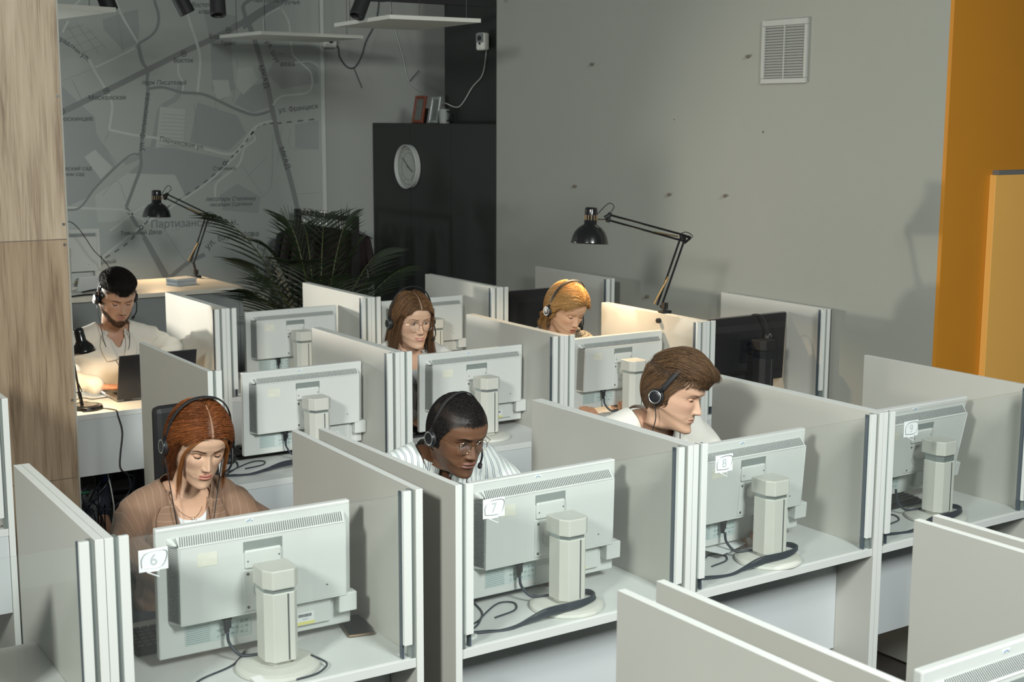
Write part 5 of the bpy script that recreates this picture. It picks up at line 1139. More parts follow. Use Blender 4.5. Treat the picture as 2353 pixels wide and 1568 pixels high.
# ---- hair: a thin cap plus many fine strands
EC = np.array([0, -.006, .021]); ER = np.array([.0800, .1005, .1065])
def esurf(d, off=0):
    d = d/np.linalg.norm(d, axis=-1, keepdims=True); r = 1/np.sqrt(((d/ER)**2).sum(-1, keepdims=True)); return EC+d*(r+np.reshape(off, (-1, 1)) if np.ndim(off) else d*0+1*(r+off))if False else EC+d*(r+(np.reshape(off, (-1, 1)) if np.ndim(off) else off))
def hair(o, regionf, thickf, color, n, flow, steps, step, offf, radius=.0007, release=None, grav=None, seed=1, cap=True, name='hair', jitter=.25, rootz=None, extra=None, colvar=.35, wave=0, partx=None, stopz=.060, bias=(0, .25, .25)):
    """regionf(p)->0..1 where hair grows (head-local points), flow(p,rand)->direction"""
    rg = np.random.RandomState(seed); root, Mh, Mi = o['root'], o['Mh'], o['Mi']; mb = MB(); color = np.array(color)
    if cap:
        nu, nv = 120, 80; a = np.linspace(0, PI*.86, nv+1); b = np.linspace(0, 2*PI, nu, endpoint=False); A, B = np.meshgrid(a, b, indexing='ij')
        d = np.stack([np.sin(A)*np.sin(B), np.sin(A)*np.cos(B), np.cos(A)], -1).reshape(-1, 3); p0 = esurf(d, 0.0); reg = regionf(p0); th = thickf(p0)
        p = esurf(d, (-.004+(th+.004)*sm(reg, .35, .95))+.0006*rg.randn(len(d))); v = .38+.22*rg.rand(len(d)); mb.v = list(map(tuple, p)); mb.c = [tuple(color*k) for k in v]
        if partx is not None:
            for i_ in np.where((np.abs(p0[:, 0]) < .0012) & (p0[:, 1] > 0) & (p0[:, 2] > .05))[0]: mb.c[i_] = tuple(np.array(o['P']['skin'])*.6+color*.2)
        ok = reg > .3; mb.f = [f_ for j in range(nv) for k in range(nu) for f_ in [(j*nu+k, (j+1)*nu+k, (j+1)*nu+(k+1) % nu, j*nu+(k+1) % nu)] if all(ok[i] for i in f_)]
        mb.m = [0]*len(mb.f)
    if n:
        d = rg.randn(n*14, 3)+np.array(bias); p = esurf(d, .0); r = regionf(p); sel = np.where(rg.rand(len(r)) < r*.98)[0]; sel = sel[r[sel] > .45][:n]; p = p[sel]; n = len(p)
        dd = p-EC; p = esurf(dd, -.001+thickf(p)*rg.rand(n)*.9); rnd = rg.randn(n, 3); rn = rg.rand(n); T = [p.copy()]; free = np.zeros(n, bool)
        L_ = .75+.5*rg.rand(n)
        for s_ in range(steps):
            t = (s_+1)/steps; v = flow(p, rnd, t); v = v+jitter*rnd*.5; q = p-EC; nn = q/(ER**2); nn /= np.linalg.norm(nn, axis=1, keepdims=True)
            if release is not None: free |= release(p)
            vt = v-nn*(v*nn).sum(1, keepdims=True); vt = np.where(free[:, None], (grav(p, rnd, t) if grav else v), vt); vt /= np.linalg.norm(vt, axis=1, keepdims=True)+1e-9
            if wave: vt = vt+wave*np.stack([np.sin(t*9+rnd[:, 0]*2), np.cos(t*8+rnd[:, 1]*2), 0*rn], -1)
            fz = (~free) & (regionf(p) < .22) & (p[:, 2] < stopz) & (p[:, 1] > 0)
            p2 = p+vt*step*L_[:, None]*(~fz)[:, None]; on = esurf(p2-EC, offf(p2, t, rn)); inside = np.linalg.norm((p2-EC)/ER, axis=1) < 1.03
            p = np.where((~free | inside)[:, None], on, p2); T.append(p.copy())
        T = np.stack(T, 1); K = T.shape[1]; tg = np.gradient(T, axis=1); tg /= np.linalg.norm(tg, axis=2, keepdims=True)+1e-9
        ref = T-EC; ref /= np.linalg.norm(ref, axis=2, keepdims=True); a1 = np.cross(tg, ref); a1 /= np.linalg.norm(a1, axis=2, keepdims=True)+1e-9; a2 = np.cross(a1, tg)
        rad = radius*(1.0-.75*(np.linspace(0, 1, K)**2))[None, :, None]*(.7+.6*rg.rand(n))[:, None, None]
        ring = [T+rad*(a1*math.cos(2*PI*k/3)+a2*math.sin(2*PI*k/3)) for k in range(3)]; VV = np.stack(ring, 2).reshape(-1, 3); b0 = len(mb.v)
        cv = (1-colvar+2*colvar*rg.rand(n)**1.3)[:, None, None]*np.ones((1, K*3, 1)); cc = (cv*color).reshape(-1, 3)
        if extra is not None: hl = rg.rand(n) < .35; m_ = np.repeat(hl, K*3); cc[m_] = cc[m_]*np.array(extra)
        mb.v += list(map(tuple, VV)); mb.c += list(map(tuple, cc)); fs = []
        for i in range(n):
            for j in range(K-1):
                a = b0+(i*K+j)*3; fs += [(a, a+1, a+4, a+3), (a+1, a+2, a+5, a+4), (a+2, a, a+3, a+5)]
        mb.f += fs; mb.m += [0]*len(fs)
    mb.v = list(map(tuple, (np.c_[np.array(mb.v), np.ones(len(mb.v))] @ np.array(Mh).T)[:, :3]))
    return obj(name, mb, HAIRM, root, smooth=True, M=Mi, fixn=False)
def region(front=.072, side=.02, temple=.048, nape=-.06, recede=0, ears=True):
    """hair grows above a hairline: front height at the brow middle, temple depth (y) at the sides"""
    def f(p):
        x, y, z = p.T; ax = np.abs(x); zl = front-recede*G(ax, .038, .016)-.020*np.clip((ax-.035)/.035, 0, 1)**2
        top = sm(z, zl-.004, zl+.005)
        ybd = temple-.030*sm(-z, -.055, -.0)
        sid = sm(-y, -ybd-.004, -ybd+.006)*sm(z, side-.03, side-.015); bk = sm(-y, .012, .024)*sm(z, nape, nape+.02)
        return np.clip(np.maximum(np.maximum(top, sid), bk), 0, 1)
    return f
# ------------------------------------------------------------------ the six people
def cloth_mat(name, base, kind=None, c2=None, rough=.8):
    m = mat(name, base, rough, noise=.05, nscale=25, bump=.25, bscale=500, sheen=.1)
    if kind:
        nt = m.node_tree; N, L = nt.nodes, nt.links; b = N['Principled BSDF']; tc = N.new('ShaderNodeTexCoord'); sx = N.new('ShaderNodeSeparateXYZ')
        nz = N.new('ShaderNodeTexNoise'); nz.inputs['Scale'].default_value = 9; L.new(tc.outputs['Object'], nz.inputs['Vector']); add = N.new('ShaderNodeVectorMath'); add.operation = 'MULTIPLY_ADD'
        add.inputs[1].default_value = (.022, .022, .022); L.new(nz.outputs['Color'], add.inputs[0]); L.new(tc.outputs['Object'], add.inputs[2]); L.new(add.outputs[0], sx.inputs[0])
        def stripe(sock, per, wid, off=0):
            a = N.new('ShaderNodeMath'); a.operation = 'ADD'; a.inputs[1].default_value = off+50*per; L.new(sock, a.inputs[0]); md = N.new('ShaderNodeMath'); md.operation = 'MODULO'; md.inputs[1].default_value = per; L.new(a.outputs[0], md.inputs[0])
            lt = N.new('ShaderNodeMath'); lt.operation = 'LESS_THAN'; lt.inputs[1].default_value = wid; L.new(md.outputs[0], lt.inputs[0]); return lt.outputs[0]
        def mx(a, b_):
            q = N.new('ShaderNodeMath'); q.operation = 'MAXIMUM'; L.new(a, q.inputs[0]); L.new(b_, q.inputs[1]); return q.outputs[0]
        if kind == 'double': s_ = mx(stripe(sx.outputs[0], .019, .0016), stripe(sx.outputs[0], .019, .0016, -.0046))
        elif kind == 'pin': s_ = stripe(sx.outputs[0], .024, .0011)
        elif kind == 'pinh': s_ = stripe(sx.outputs[2], .020, .0011)
        elif kind == 'check': s_ = mx(mx(stripe(sx.outputs[0], .017, .0040), stripe(sx.outputs[2], .017, .0040)), mx(stripe(sx.outputs[0], .017, .0015, -.008), stripe(sx.outputs[2], .017, .0015, -.008)))
        mi = N.new('ShaderNodeMix'); mi.data_type = 'RGBA'; mi.inputs['B'].default_value = (*c2, 1); L.new(s_, mi.inputs['Factor'])
        src = b.inputs['Base Color'].links[0].from_socket; L.new(src, mi.inputs['A']); L.new(mi.outputs['Result'], b.inputs['Base Color'])
    return m
from mathutils.bvhtree import BVHTree
def draper(o):
    V, Fc = o['clothV']; bv = BVHTree.FromPolygons([Vector(v) for v in V], [list(f_) for f_ in Fc])
    def q(x, z, off, back=False):
        hit = bv.ray_cast(Vector((x, (-.4 if back else .4), z)), Vector((0, (1 if back else -1), 0)))
        y = hit[0].y if hit[0] is not None else .05
        return (x, y+(-off if back else off), z)
    return q
def patch(o, name, outline, m, off=.006, n=14, thick=.003, offf=None):
    """a cloth piece lying on the chest: outline of two rails in (x,z), draped on the garment"""
    q = draper(o); A, B = outline; A = smooth_pts([(a, 0, b) for a, b in A], 6); B = smooth_pts([(a, 0, b) for a, b in B], 6); k = min(len(A), len(B)); mb = MB(); rows = 8
    vs = []
    for lay in (0, 1):
        for i in range(k):
            a = A[int(i*(len(A)-1)/(k-1))]; b = B[int(i*(len(B)-1)/(k-1))]
            for j in range(rows+1):
                t = j/rows; x = a[0]*(1-t)+b[0]*t; z = a[2]*(1-t)+b[2]*t; oo = off+(thick if lay else 0)+.006*math.sin(PI*t)*(.6); oo += offf(t) if offf else 0; vs.append(q(x, z, oo))
    R_ = rows+1; S_ = k*R_; fs = []
    for i in range(k-1):
        for j in range(rows): a = i*R_+j; fs += [(a, a+1, a+R_+1, a+R_), (S_+a, S_+a+R_, S_+a+R_+1, S_+a+1)]
    for i in range(k-1): 
        for j in (0, rows): a = i*R_+j; fs.append((a, a+R_, S_+a+R_, S_+a))
    for i in (0, k-1):
        for j in range(rows): a = i*R_+j; fs.append((a, a+1, S_+a+1, S_+a))
    mb.add(vs, fs); return obj(name, mb, m, o['root'], smooth=True, M=o['Mi'] @ o['Mt'])
def collar_ring(o, name, m, r=(.062, .058), h=.03, open_=.5, zc=-.012, flare=.012, y0=-.004, lean=.25, front_drop=.0, tilt=0):
    """a band round the neck, open at the front by the angle open_"""
    mb = MB(); n = 44; rows = 5; vs = []
    for lay in (0, 1):
        for i in range(n+1):
            a = -PI+open_+(2*PI-2*open_)*i/n; a += PI    # 0 = back ... measured from back
            ph = -PI/2+(i/n-.5)*(2*PI-2*open_)
            cx, sy = math.cos(ph), math.sin(ph); fr = (sy+1)/2
            for j in range(rows+1):
                t = j/rows; rr_ = 1+(flare*(1-t))/.06+(.045 if lay else 0); vs.append((r[0]*cx*rr_, y0+r[1]*sy*rr_, zc+h*t-front_drop*fr+tilt*(1-fr)))
    R_ = rows+1; S_ = (n+1)*R_; fs = []
    for i in range(n):
        for j in range(rows): a = i*R_+j; fs += [(a, a+1, a+R_+1, a+R_), (S_+a, S_+a+R_, S_+a+R_+1, S_+a+1)]
        for j in (0, rows): a = i*R_+j; fs.append((a, a+R_, S_+a+R_, S_+a))
    for i in (0, n):
        for j in range(rows): a = i*R_+j; fs.append((a, a+1, S_+a+1, S_+a))
    mb.add(vs, fs); return obj(name, mb, m, o['root'], smooth=True, M=o['Mi'] @ o['Mt'])
def glasses(label, o, rl, gold, z=.004, sep=.031, y=.094, rim=.0008, tint=None, oct_=False):
    t = thing('eyeglasses', label, 'glasses'); t.matrix_world = o['Mh']
    G_ = mat('gold_wire', (.75, .58, .32), .2, 1) if gold else mat('copper_wire', (.55, .42, .32), .2, 1)
    for s_ in (-1, 1):
        pts = []
        for k in range(33):
            a = 2*PI*k/32; x = s_*sep+rl[0]*math.cos(a); pts.append((x, y-.22*abs(x)**1.6*2.2*.5-.0, z+rl[1]*math.sin(a)*(1 if math.sin(a) > 0 else 1.08)))
        c = MB(); c.tube(pts, rim, 6, caps=False); obj('rim', c, G_, t, smooth=True)
        c = MB(); c.add([(p[0], p[1]-.0002, p[2]) for p in pts[:-1]], [tuple(range(32))]); obj('lens', c, tint or LENS, t)
        xo = s_*(sep+rl[0]); yo = y-.22*abs(xo)**1.6*1.1
        c = MB(); c.tube([(xo, yo, z+.008), (s_*.070, yo-.010, z+.010), (s_*.077, .02, z+.008), (s_*.078, -.014, z+.004)], .0009, 6); obj('temple', c, G_, t)
        c = MB(); c.ell((s_*.0125, y-.006, z-.006), (.002, .003, .005), 10, 8); obj('nose_pad', c, LENS, t)
    c = MB(); c.tube(smooth_pts([(-(sep-rl[0]), y-.001, z+.004), (-.004, y+.003, z+.008), (.004, y+.003, z+.008), (sep-rl[0], y-.001, z+.004)], 6), .0010, 6); obj('bridge', c, G_, t)
    return t
LENS = glassmat('lens_glass', (.97, .98, .98), .03, .02)
LENSB = glassmat('lens_blue', (.93, .95, 1.0), .02, .03)

# ---- 1: red-haired woman, station 6
JK = cloth_mat('brown_pinstripe', (.245, .145, .092), 'pin', (.38, .26, .19)); JKH = cloth_mat('brown_pinstripe_lapel', (.245, .145, .092), 'pinh', (.38, .26, .19)); TEE = cloth_mat('white_tee', (.72, .73, .74))
P = dict(head=(-.285, 1.02, .385+D), yaw=-.02, pitch=.36, roll=-.06, fem=1, skin=(.62, .40, .275), lip=(.40, .115, .090), browc=(.11, .055, .030), browt=.0046, browa=1, lid_up=-15, lid_lo=-27, gaze=(0, 1, -.75), chin=-.002, jaw=.98, mouthw=.0195, lips=1.55, neck=.90, nose=.88,
         cloth=JK, clothname='jacket', sh=.150, bulk=.92, loose=.006, arms=(((.05+-.285-.30, .98, .88), (-.50, .66, .80)), ((-.085, 1.02, .86), (-.17, .62, .80))), lean=.20, seaty=1.22, vdepth=.22, vw=.050, necktop=-.004, neckr=.074, toff=(-.022, .012, .006), fold=.004, armt=.90, blush=(.60, .36, .27))
o = person('red-haired woman in a brown pinstripe jacket and white tee, eyes lowered', P); W1 = o
tee = MB(); torso_parts(tee, -.002, P); Vt, Ft = remesh(tee, .008, smooth_it=3); bad = ((Vt[:, 2] > -.015) & (np.hypot(Vt[:, 0], Vt[:, 1]) < .09)) | ((Vt[:, 1] > 0) & ((Vt[:, 0]/.062)**2+((Vt[:, 2]+.0)/.062)**2 < 1)); m = MB(); m.f = [f_ for f_ in Ft if not any(bad[i] for i in f_)]; m.v = list(map(tuple, relax_edge(Vt, m.f))); m.m = [0]*len(m.f)
obj('tee_shirt', m, TEE, o['root'], smooth=True, M=o['Mi'] @ o['Mt'], fixn=False)
for s_ in (-1, 1):
    patch(o, 'lapel', ([(s_*.050, -.002), (s_*.054, -.06), (s_*.040, -.14), (s_*.012, -.235)], [(s_*.095, -.012), (s_*.112, -.060), (s_*.108, -.125), (s_*.030, -.240)]), JKH, off=.008)
collar_ring(o, 'collar', JK, r=(.074, .068), h=.052, open_=.95, zc=-.030, flare=.022, y0=-.010, tilt=.012)
c = MB(); c.tube(smooth_pts([(-.050, .02, -.015), (-.03, .062, -.040), (0, .078, -.052), (.03, .062, -.040), (.050, .02, -.015)], 6), .0006, 5); c.ell((0, .079, -.054), .0035, 10, 8); obj('necklace', c, mat('gold_wire', (.75, .58, .32), .2, 1), o['root'], M=o['Mi'] @ o['Mt'])
RH = (.215, .070, .022)
def part_flow(side_x=0, back=1.0, down=.9):
    def f(p, r, t): s_ = np.sign(p[:, 0]-side_x); s_[s_ == 0] = 1; return np.stack([s_*.75*(1-sm(np.abs(p[:, 0]), .03, .075))+0*s_, -back*np.ones(len(p))*(.35+.5*sm(np.abs(p[:, 0]), .02, .07)), -down*sm(np.abs(p[:, 0]), .01, .06)], -1)
    return f
reg = region(front=.070, temple=.050, nape=-.085, side=.0)
hair(o, reg, lambda p: .012+.006*sm(np.abs(p[:, 0]), .01, .05), RH, 5200, part_flow(.004, 1.1), 12, .0115, lambda p, t, r: .0135+.010*r, radius=.00062, seed=2, partx=.004, jitter=.14, bias=(0, .6, .3), extra=(1.35, 1.25, 1.1), release=lambda p: (p[:, 2] < -.055), grav=lambda p, r, t: np.stack([-.2*np.sign(p[:, 0]), -.25+0*p[:, 0], -1+0*p[:, 0]], -1))
def lock(o, name, color, roots, dirs, n, spread, length, steps=16, seed=3, rad=.0007, offs=.010, curl=0):
    rg = np.random.RandomState(seed); mb = MB(); Mh = o['Mh']
    for (x, y, z), path in zip(roots, dirs):
        for k in range(n):
            j = rg.randn(3)*spread; pts = []
            for q, (a, b, c_) in enumerate(path):
                w_ = .35+.65*q/(len(path)-1); pts.append((a+j[0]*w_, b+j[1]*w_, c_+j[2]*.4))
            end = .75+.25*rg.rand(); sp = smooth_pts([(x+j[0]*.3, y+j[1]*.3, z+j[2]*.3)]+pts, 6); sp = sp[:max(4, int(len(sp)*end))]; cc = np.array(color)*(.65+.7*rg.rand())
            mb.tube([Mh @ Vector(p) for p in sp], [rad*(1-.7*i/len(sp)) for i in range(len(sp))], 3, c=tuple(cc))
    return obj(name, mb, HAIRM, o['root'], smooth=True, M=o['Mi'], fixn=False)
lock(o, 'loose_strands', (.36, .14, .045), [(.020, .086, .080), (-.020, .086, .080)], [[(.052, .078, .050), (.068, .062, .010), (.070, .056, -.045), (.064, .052, -.110), (.060, .05, -.17)], [(-.050, .078, .050), (-.068, .060, .010), (-.072, .050, -.040), (-.078, .045, -.095), (-.085, .045, -.150)]], 170, .0045, .2, rad=.0005)
lock(o, 'side_hair', RH, [(.05, .055, .085), (-.05, .055, .085)], [[(.078, .04, .04), (.084, .02, 0), (.080, .0, -.045), (.072, -.02, -.09)], [(-.078, .04, .04), (-.084, .02, 0), (-.080, .0, -.045), (-.072, -.02, -.09)]], 320, .010, .2, rad=.0006)
T = o['Mt']; w = lambda x, y, z: tuple(T @ Vector((x, y, z))); H_ = lambda x, y, z: tuple(o['Mh'] @ Vector((x, y, z)))
headset('black headset on the red-haired woman', o['Mh'] @ Matrix.Translation((0, -.012, 0)), w=.098, top=.158, boxy=.85, cable=[[H_(.098, -.015, -.03), w(.060, .115, -.08), w(.050, .125, -.16), w(.02, .13, -.27)], [H_(-.090, -.015, -.03), w(-.045, .12, -.10), w(-.035, .13, -.27)]])

# ---- 2: man with gold glasses, station 7
STR = cloth_mat('striped_shirt', (.70, .73, .71), 'double', (.10, .15, .19))
P = dict(head=(.400, .640, .400+D), yaw=.06, pitch=.26, roll=-.03, skin=(.145, .070, .038), lip=(.20, .085, .065), browc=(.010, .007, .006), browt=.0058, browa=1, lid_up=12, lid_lo=-20, gaze=(-.15, 1, -.55), nosew=1.32, nose=.95, lips=1.75, jaw=1.03, iris=(.03, .015, .01), hairc=(.010, .008, .008), stubble=.93, beard=(.020, .012, .009), bearda=.30, beardt=.0, must=.35, region=region(front=.069, temple=.050, nape=-.055, side=.0), blush=(.20, .085, .045), wide=1.06,
         cloth=STR, sh=.192, bulk=1.02, loose=.008, arms=(((.375-.30, .55, .92), (.12, .40, .82)), ((.375+.29, .60, .88), (.56, .42, .80))), lean=.42, seaty=1.02, necktop=-.012, neckr=.078, toff=(-.01, .05, .085), vdepth=.10, vw=.022, open=.0014)
o = person('man with gold round glasses and short dark hair in a striped shirt', P); W2 = o
for s_ in (-1, 1): patch(o, 'placket', ([(s_*.002, -.10), (s_*.003, -.30)], [(s_*.020, -.10), (s_*.020, -.30)]), STR, off=.004)
collar_ring(o, 'collar', STR, r=(.066, .064), h=.052, open_=.28, zc=-.040, flare=.008, y0=-.006, tilt=.016)
c = MB(); c.cyl((.020, .080, -.060), (.022, .086, -.060), .0055, n=14); obj('button', c, mat('button_navy', (.02, .03, .06), .3), o['root'], M=o['Mi'] @ o['Mt'])
hair(o, P['region'], lambda p: .005+0*p[:, 0], (.014, .012, .011), 26000, lambda p, r, t: r+np.array([0, .2, .3]), 3, .0035, lambda p, t, r: 0.0060+.003*r, radius=.00055, seed=5, jitter=1.2, cap=False, bias=(0, 0, .05))
glasses('round gold wire glasses on the man in the striped shirt', o, (.0215, .0195), True, z=.004, y=.0910, rim=.0011, tint=LENSB)
T2 = o['Mt']; w = lambda x, y, z: tuple(T2 @ Vector((x, y, z))); H_ = lambda x, y, z: tuple(o['Mh'] @ Vector((x, y, z)))
headset('black headset on the man with gold glasses', o['Mh'] @ Matrix.Translation((0, -.012, .0)), w=.082, top=.140, micdrop=.012, cable=[[H_(-.080, -.015, -.03), w(-.05, .12, -.06), w(-.03, .135, -.14), w(-.01, .13, -.25)]])

# ---- 3: young man in white tee, station 8
WT = cloth_mat('cream_tee', (.66, .645, .59))
P = dict(head=(1.130, .475, .478+D), yaw=.44, pitch=.26, roll=-.10, skin=(.57, .355, .245), lip=(.44, .215, .17), browc=(.14, .085, .05), browt=.0036, lid_up=0, lid_lo=-18, gaze=(.1, 1, -.55), jaw=1.06, chin=.004, nose=1.08, iris=(.10, .08, .05), neck=1.05, blush=(.56, .31, .23), browz=-.003, mouthw=.0225,
         cloth=WT, sh=.195, bulk=1.04, loose=.010, short=1, arms=(((.905, .52, .95), (.92, .32, .84)), ((1.40, .52, .90), (1.32, .30, .80))), lean=.50, tyaw=.12, seaty=.96, necktop=-.030, neckr=.090, toff=(-.005, .045, .068), fold=.003)
o = person('young man with swept brown hair in a cream tee, looking right', P); W3 = o
collar_ring(o, 'neckband', WT, r=(.078, .074), h=.016, open_=.02, zc=-.036, flare=.004, y0=-.006, front_drop=.012, tilt=.02)
BH = (.115, .066, .036)
def fl3(p, r, t):
    top = sm(p[:, 2], .055, .09); fr_ = sm(p[:, 1], .0, .07)
    return np.stack([-.35*top+.0*p[:, 0], (1.0*top-.15-.75*(1-top))*np.ones(len(p)), -1.0*(1-top)-.15*fr_], -1)
def th3(p): return .008+.018*sm(p[:, 2], .055, .115)*sm(p[:, 1], -.08, .05)+.008*sm(p[:, 2], .03, .09)
hair(o, region(front=.070, temple=.050, nape=-.050, side=-.004), th3, BH, 6000, fl3, 10, .0095, lambda p, t, r: .003+th3(p)*(.8+.4*r)+.004*sm(p[:, 1], .055, .10)*sm(p[:, 2], .05, .09), radius=.0006, seed=7, extra=(1.7, 1.65, 1.5), jitter=.22)
lock(o, 'quiff', BH, [(-.01, .050, .112), (.018, .052, .110), (-.034, .048, .104), (.0, .030, .122)], [[(-.012, .080, .125), (-.018, .104, .116), (-.026, .114, .094), (-.036, .105, .078)], [(.014, .082, .120), (.006, .104, .110), (-.006, .112, .090), (-.018, .102, .076)], [(-.038, .074, .116), (-.044, .096, .106), (-.052, .102, .086), (-.060, .092, .072)], [(-.004, .070, .130), (-.012, .098, .124), (-.024, .112, .104), (-.036, .108, .084)]], 380, .0085, .2, rad=.0006, seed=9)
T3 = o['Mt']; w = lambda x, y, z: tuple(T3 @ Vector((x, y, z))); H_ = lambda x, y, z: tuple(o['Mh'] @ Vector((x, y, z)))
headset('black headset on the young man in the cream tee', o['Mh'] @ Matrix.Translation((0, -.016, -.004)) @ Matrix.Rotation(-.42, 4, 'X'), w=.095, top=.160, boxy=.62, band=.0090, micdrop=.004, cable=[[H_(.094, -.016, -.03), H_(.085, 0, -.09), w(.08, .09, -.05), w(.05, .13, -.14)], [H_(-.09, 0, -.04), w(-.05, .13, -.06), w(-.05, .14, -.2)]])

# ---- 4: woman with round glasses, row behind
WS = cloth_mat('white_shirt', (.70, .68, .64)); GT = cloth_mat('grey_top', (.42, .42, .42))
P = dict(head=(1.345, 2.560, .440+D), yaw=-.04, pitch=.10, roll=-.02, scale=1.02, fem=1, skin=(.60, .385, .27), lip=(.50, .17, .14), browc=(.10, .055, .03), browt=.0030, lid_up=18, lid_lo=-15, gaze=(-.10, 1, -.08), smile=.0050, teeth=1, mouthw=.0225, wide=1.07, nose=.9, iris=(.10, .12, .13), neck=.90, jaw=1.0, blush=(.60, .32, .24),
         cloth=WS, sh=.175, bulk=.95, loose=.006, arms=(((1.10, 2.55, .93), (1.18, 2.26, .80)), ((1.66, 2.55, .92), (1.52, 2.24, .80))), lean=.10, seaty=2.72, vdepth=.20, vw=.050, necktop=-.02, neckr=.085, toff=(0, .01, .05))
o = person('smiling woman with long brown hair and round glasses in a white shirt', P); W4 = o
tee = MB(); torso_parts(tee, -.003, P); Vt, Ft = remesh(tee, .009, smooth_it=3); bad = ((Vt[:, 2] > -.015) & (np.hypot(Vt[:, 0], Vt[:, 1]) < .09)) | ((Vt[:, 1] > 0) & ((Vt[:, 0]/.058)**2+((Vt[:, 2]+.0)/.085)**2 < 1)); m = MB(); m.f = [f_ for f_ in Ft if not any(bad[i] for i in f_)]; m.v = list(map(tuple, relax_edge(Vt, m.f))); m.m = [0]*len(m.f)
obj('grey_top', m, GT, o['root'], smooth=True, M=o['Mi'] @ o['Mt'], fixn=False)
for s_ in (-1, 1): patch(o, 'collar', ([(s_*.048, .0), (s_*.050, -.05), (s_*.034, -.13)], [(s_*.080, -.008), (s_*.090, -.05), (s_*.060, -.11)]), WS, off=.006)
collar_ring(o, 'collar_band', WS, r=(.066, .062), h=.035, open_=1.0, zc=-.028, flare=.010, y0=-.008)
LH = (.155, .082, .040)
def gl(p, r, t): return np.stack([.10*np.sign(p[:, 0])+.05*r[:, 0], .10+.05*r[:, 1], -1+0*p[:, 0]], -1)
hair(o, region(front=.068, temple=.052, nape=-.085, side=.0), lambda p: .010+.004*sm(np.abs(p[:, 0]), .01, .05), LH, 3600, part_flow(0, .45, 1.1), 14, .012, lambda p, t, r: .011+.009*r, radius=.0007, seed=11, partx=0, jitter=.14, bias=(0, .6, .3), extra=(1.5, 1.4, 1.2), release=lambda p: p[:, 2] < -.02, grav=gl)
lock(o, 'long_hair', LH, [(.048, .070, .070), (-.048, .070, .070), (.065, .01, .07), (-.065, .01, .07), (.05, -.05, .06), (-.05, -.05, .06)],
     [[(.076, .045, .02), (.086, .030, -.05), (.096, .030, -.13), (.112, .040, -.215)], [(-.076, .048, .02), (-.082, .035, -.05), (-.090, .045, -.13), (-.104, .055, -.225)], [(.086, .0, 0), (.095, .0, -.08), (.108, .015, -.16), (.122, .03, -.235)], [(-.086, .0, 0), (-.094, .0, -.08), (-.104, .02, -.16), (-.114, .04, -.24)],
      [(.07, -.07, -.03), (.08, -.075, -.12), (.085, -.07, -.20)], [(-.07, -.07, -.03), (-.08, -.075, -.12), (-.085, -.07, -.20)]], 330, .0105, .2, rad=.0007, seed=12)
glasses('round thin wire glasses on the smiling woman', o, (.0245, .0235), False, z=.0, sep=.0325, y=.0915, rim=.0008)
T4 = o['Mt']; w = lambda x, y, z: tuple(T4 @ Vector((x, y, z))); H_ = lambda x, y, z: tuple(o['Mh'] @ Vector((x, y, z)))
headset('black headset on the smiling woman with round glasses', o['Mh'] @ Matrix.Translation((0, -.010, 0)), w=.102, top=.160, boxy=.85, band=.0065, cable=[[H_(.09, 0, -.04), w(.05, .10, -.06), w(.01, .125, -.15), w(.015, .135, -.26), w(.02, .13, -.4)], [H_(-.085, 0, -.04), w(-.03, .11, -.08), w(.01, .127, -.15)]])

# ---- 5: blonde woman in the checked blazer
CK = cloth_mat('check_blazer', (.42, .37, .29), 'check', (.08, .065, .05))
P = dict(head=(2.160, 2.470, .440+D), yaw=.04, pitch=.40, roll=-.05, scale=1.0, fem=1, skin=(.60, .37, .245), lip=(.42, .13, .09), browc=(.30, .17, .08), browa=.6, browt=.0026, lid_up=-20, lid_lo=-28, gaze=(0, 1, -.8), mouthw=.0195, neck=.9, open=.002, jaw=.98, nose=.88, lips=1.3, wide=1.05, blush=(.64, .33, .2),
         cloth=CK, clothname='blazer', sh=.175, bulk=.96, loose=.010, arms=(((1.87, 2.43, .92), (1.98, 2.20, .80)), ((2.42, 2.43, .92), (2.28, 2.18, .80))), lean=.32, seaty=2.74, vdepth=.16, vw=.040, necktop=-.02, neckr=.085, toff=(0, .02, .035))
o = person('blonde woman in a checked blazer looking down under the clamp lamp', P); W5 = o
tee = MB(); torso_parts(tee, -.003, P); Vt, Ft = remesh(tee, .010, smooth_it=3); bad = ((Vt[:, 2] > -.02) & (np.hypot(Vt[:, 0], Vt[:, 1]) < .09)); m = MB(); m.f = [f_ for f_ in Ft if not any(bad[i] for i in f_)]; m.v = list(map(tuple, relax_edge(Vt, m.f))); m.m = [0]*len(m.f)
obj('dark_top', m, mat('dark_top', (.03, .02, .02), .8), o['root'], smooth=True, M=o['Mi'] @ o['Mt'], fixn=False)
for s_ in (-1, 1): patch(o, 'lapel', ([(s_*.046, -.002), (s_*.048, -.06), (s_*.008, -.17)], [(s_*.085, -.012), (s_*.098, -.07), (s_*.028, -.18)]), CK, off=.008)
collar_ring(o, 'collar', CK, r=(.068, .064), h=.045, open_=1.0, zc=-.030, flare=.014, y0=-.008)
YH = (.42, .245, .095)
hair(o, region(front=.068, temple=.050, nape=-.075, side=.0), lambda p: .014+.006*sm(p[:, 2], .05, .11), YH, 6000, part_flow(-.02, 1.2, .8), 12, .0115, lambda p, t, r: .016+.011*r, radius=.0006, seed=13, extra=(1.25, 1.2, 1.1), jitter=.3, wave=.12, bias=(0, .7, .3))
lock(o, 'low_bun', YH, [(.04, -.07, -.02)]*3, [[(.055, -.10, -.06), (.040, -.115, -.085), (.020, -.10, -.10), (.03, -.08, -.085), (.05, -.09, -.07)], [(.07, -.06, -.05), (.075, -.07, -.09), (.065, -.065, -.13)], [(.075, -.03, -.04), (.078, -.03, -.09), (.076, -.02, -.14)]], 260, .009, .2, rad=.0006, seed=14)
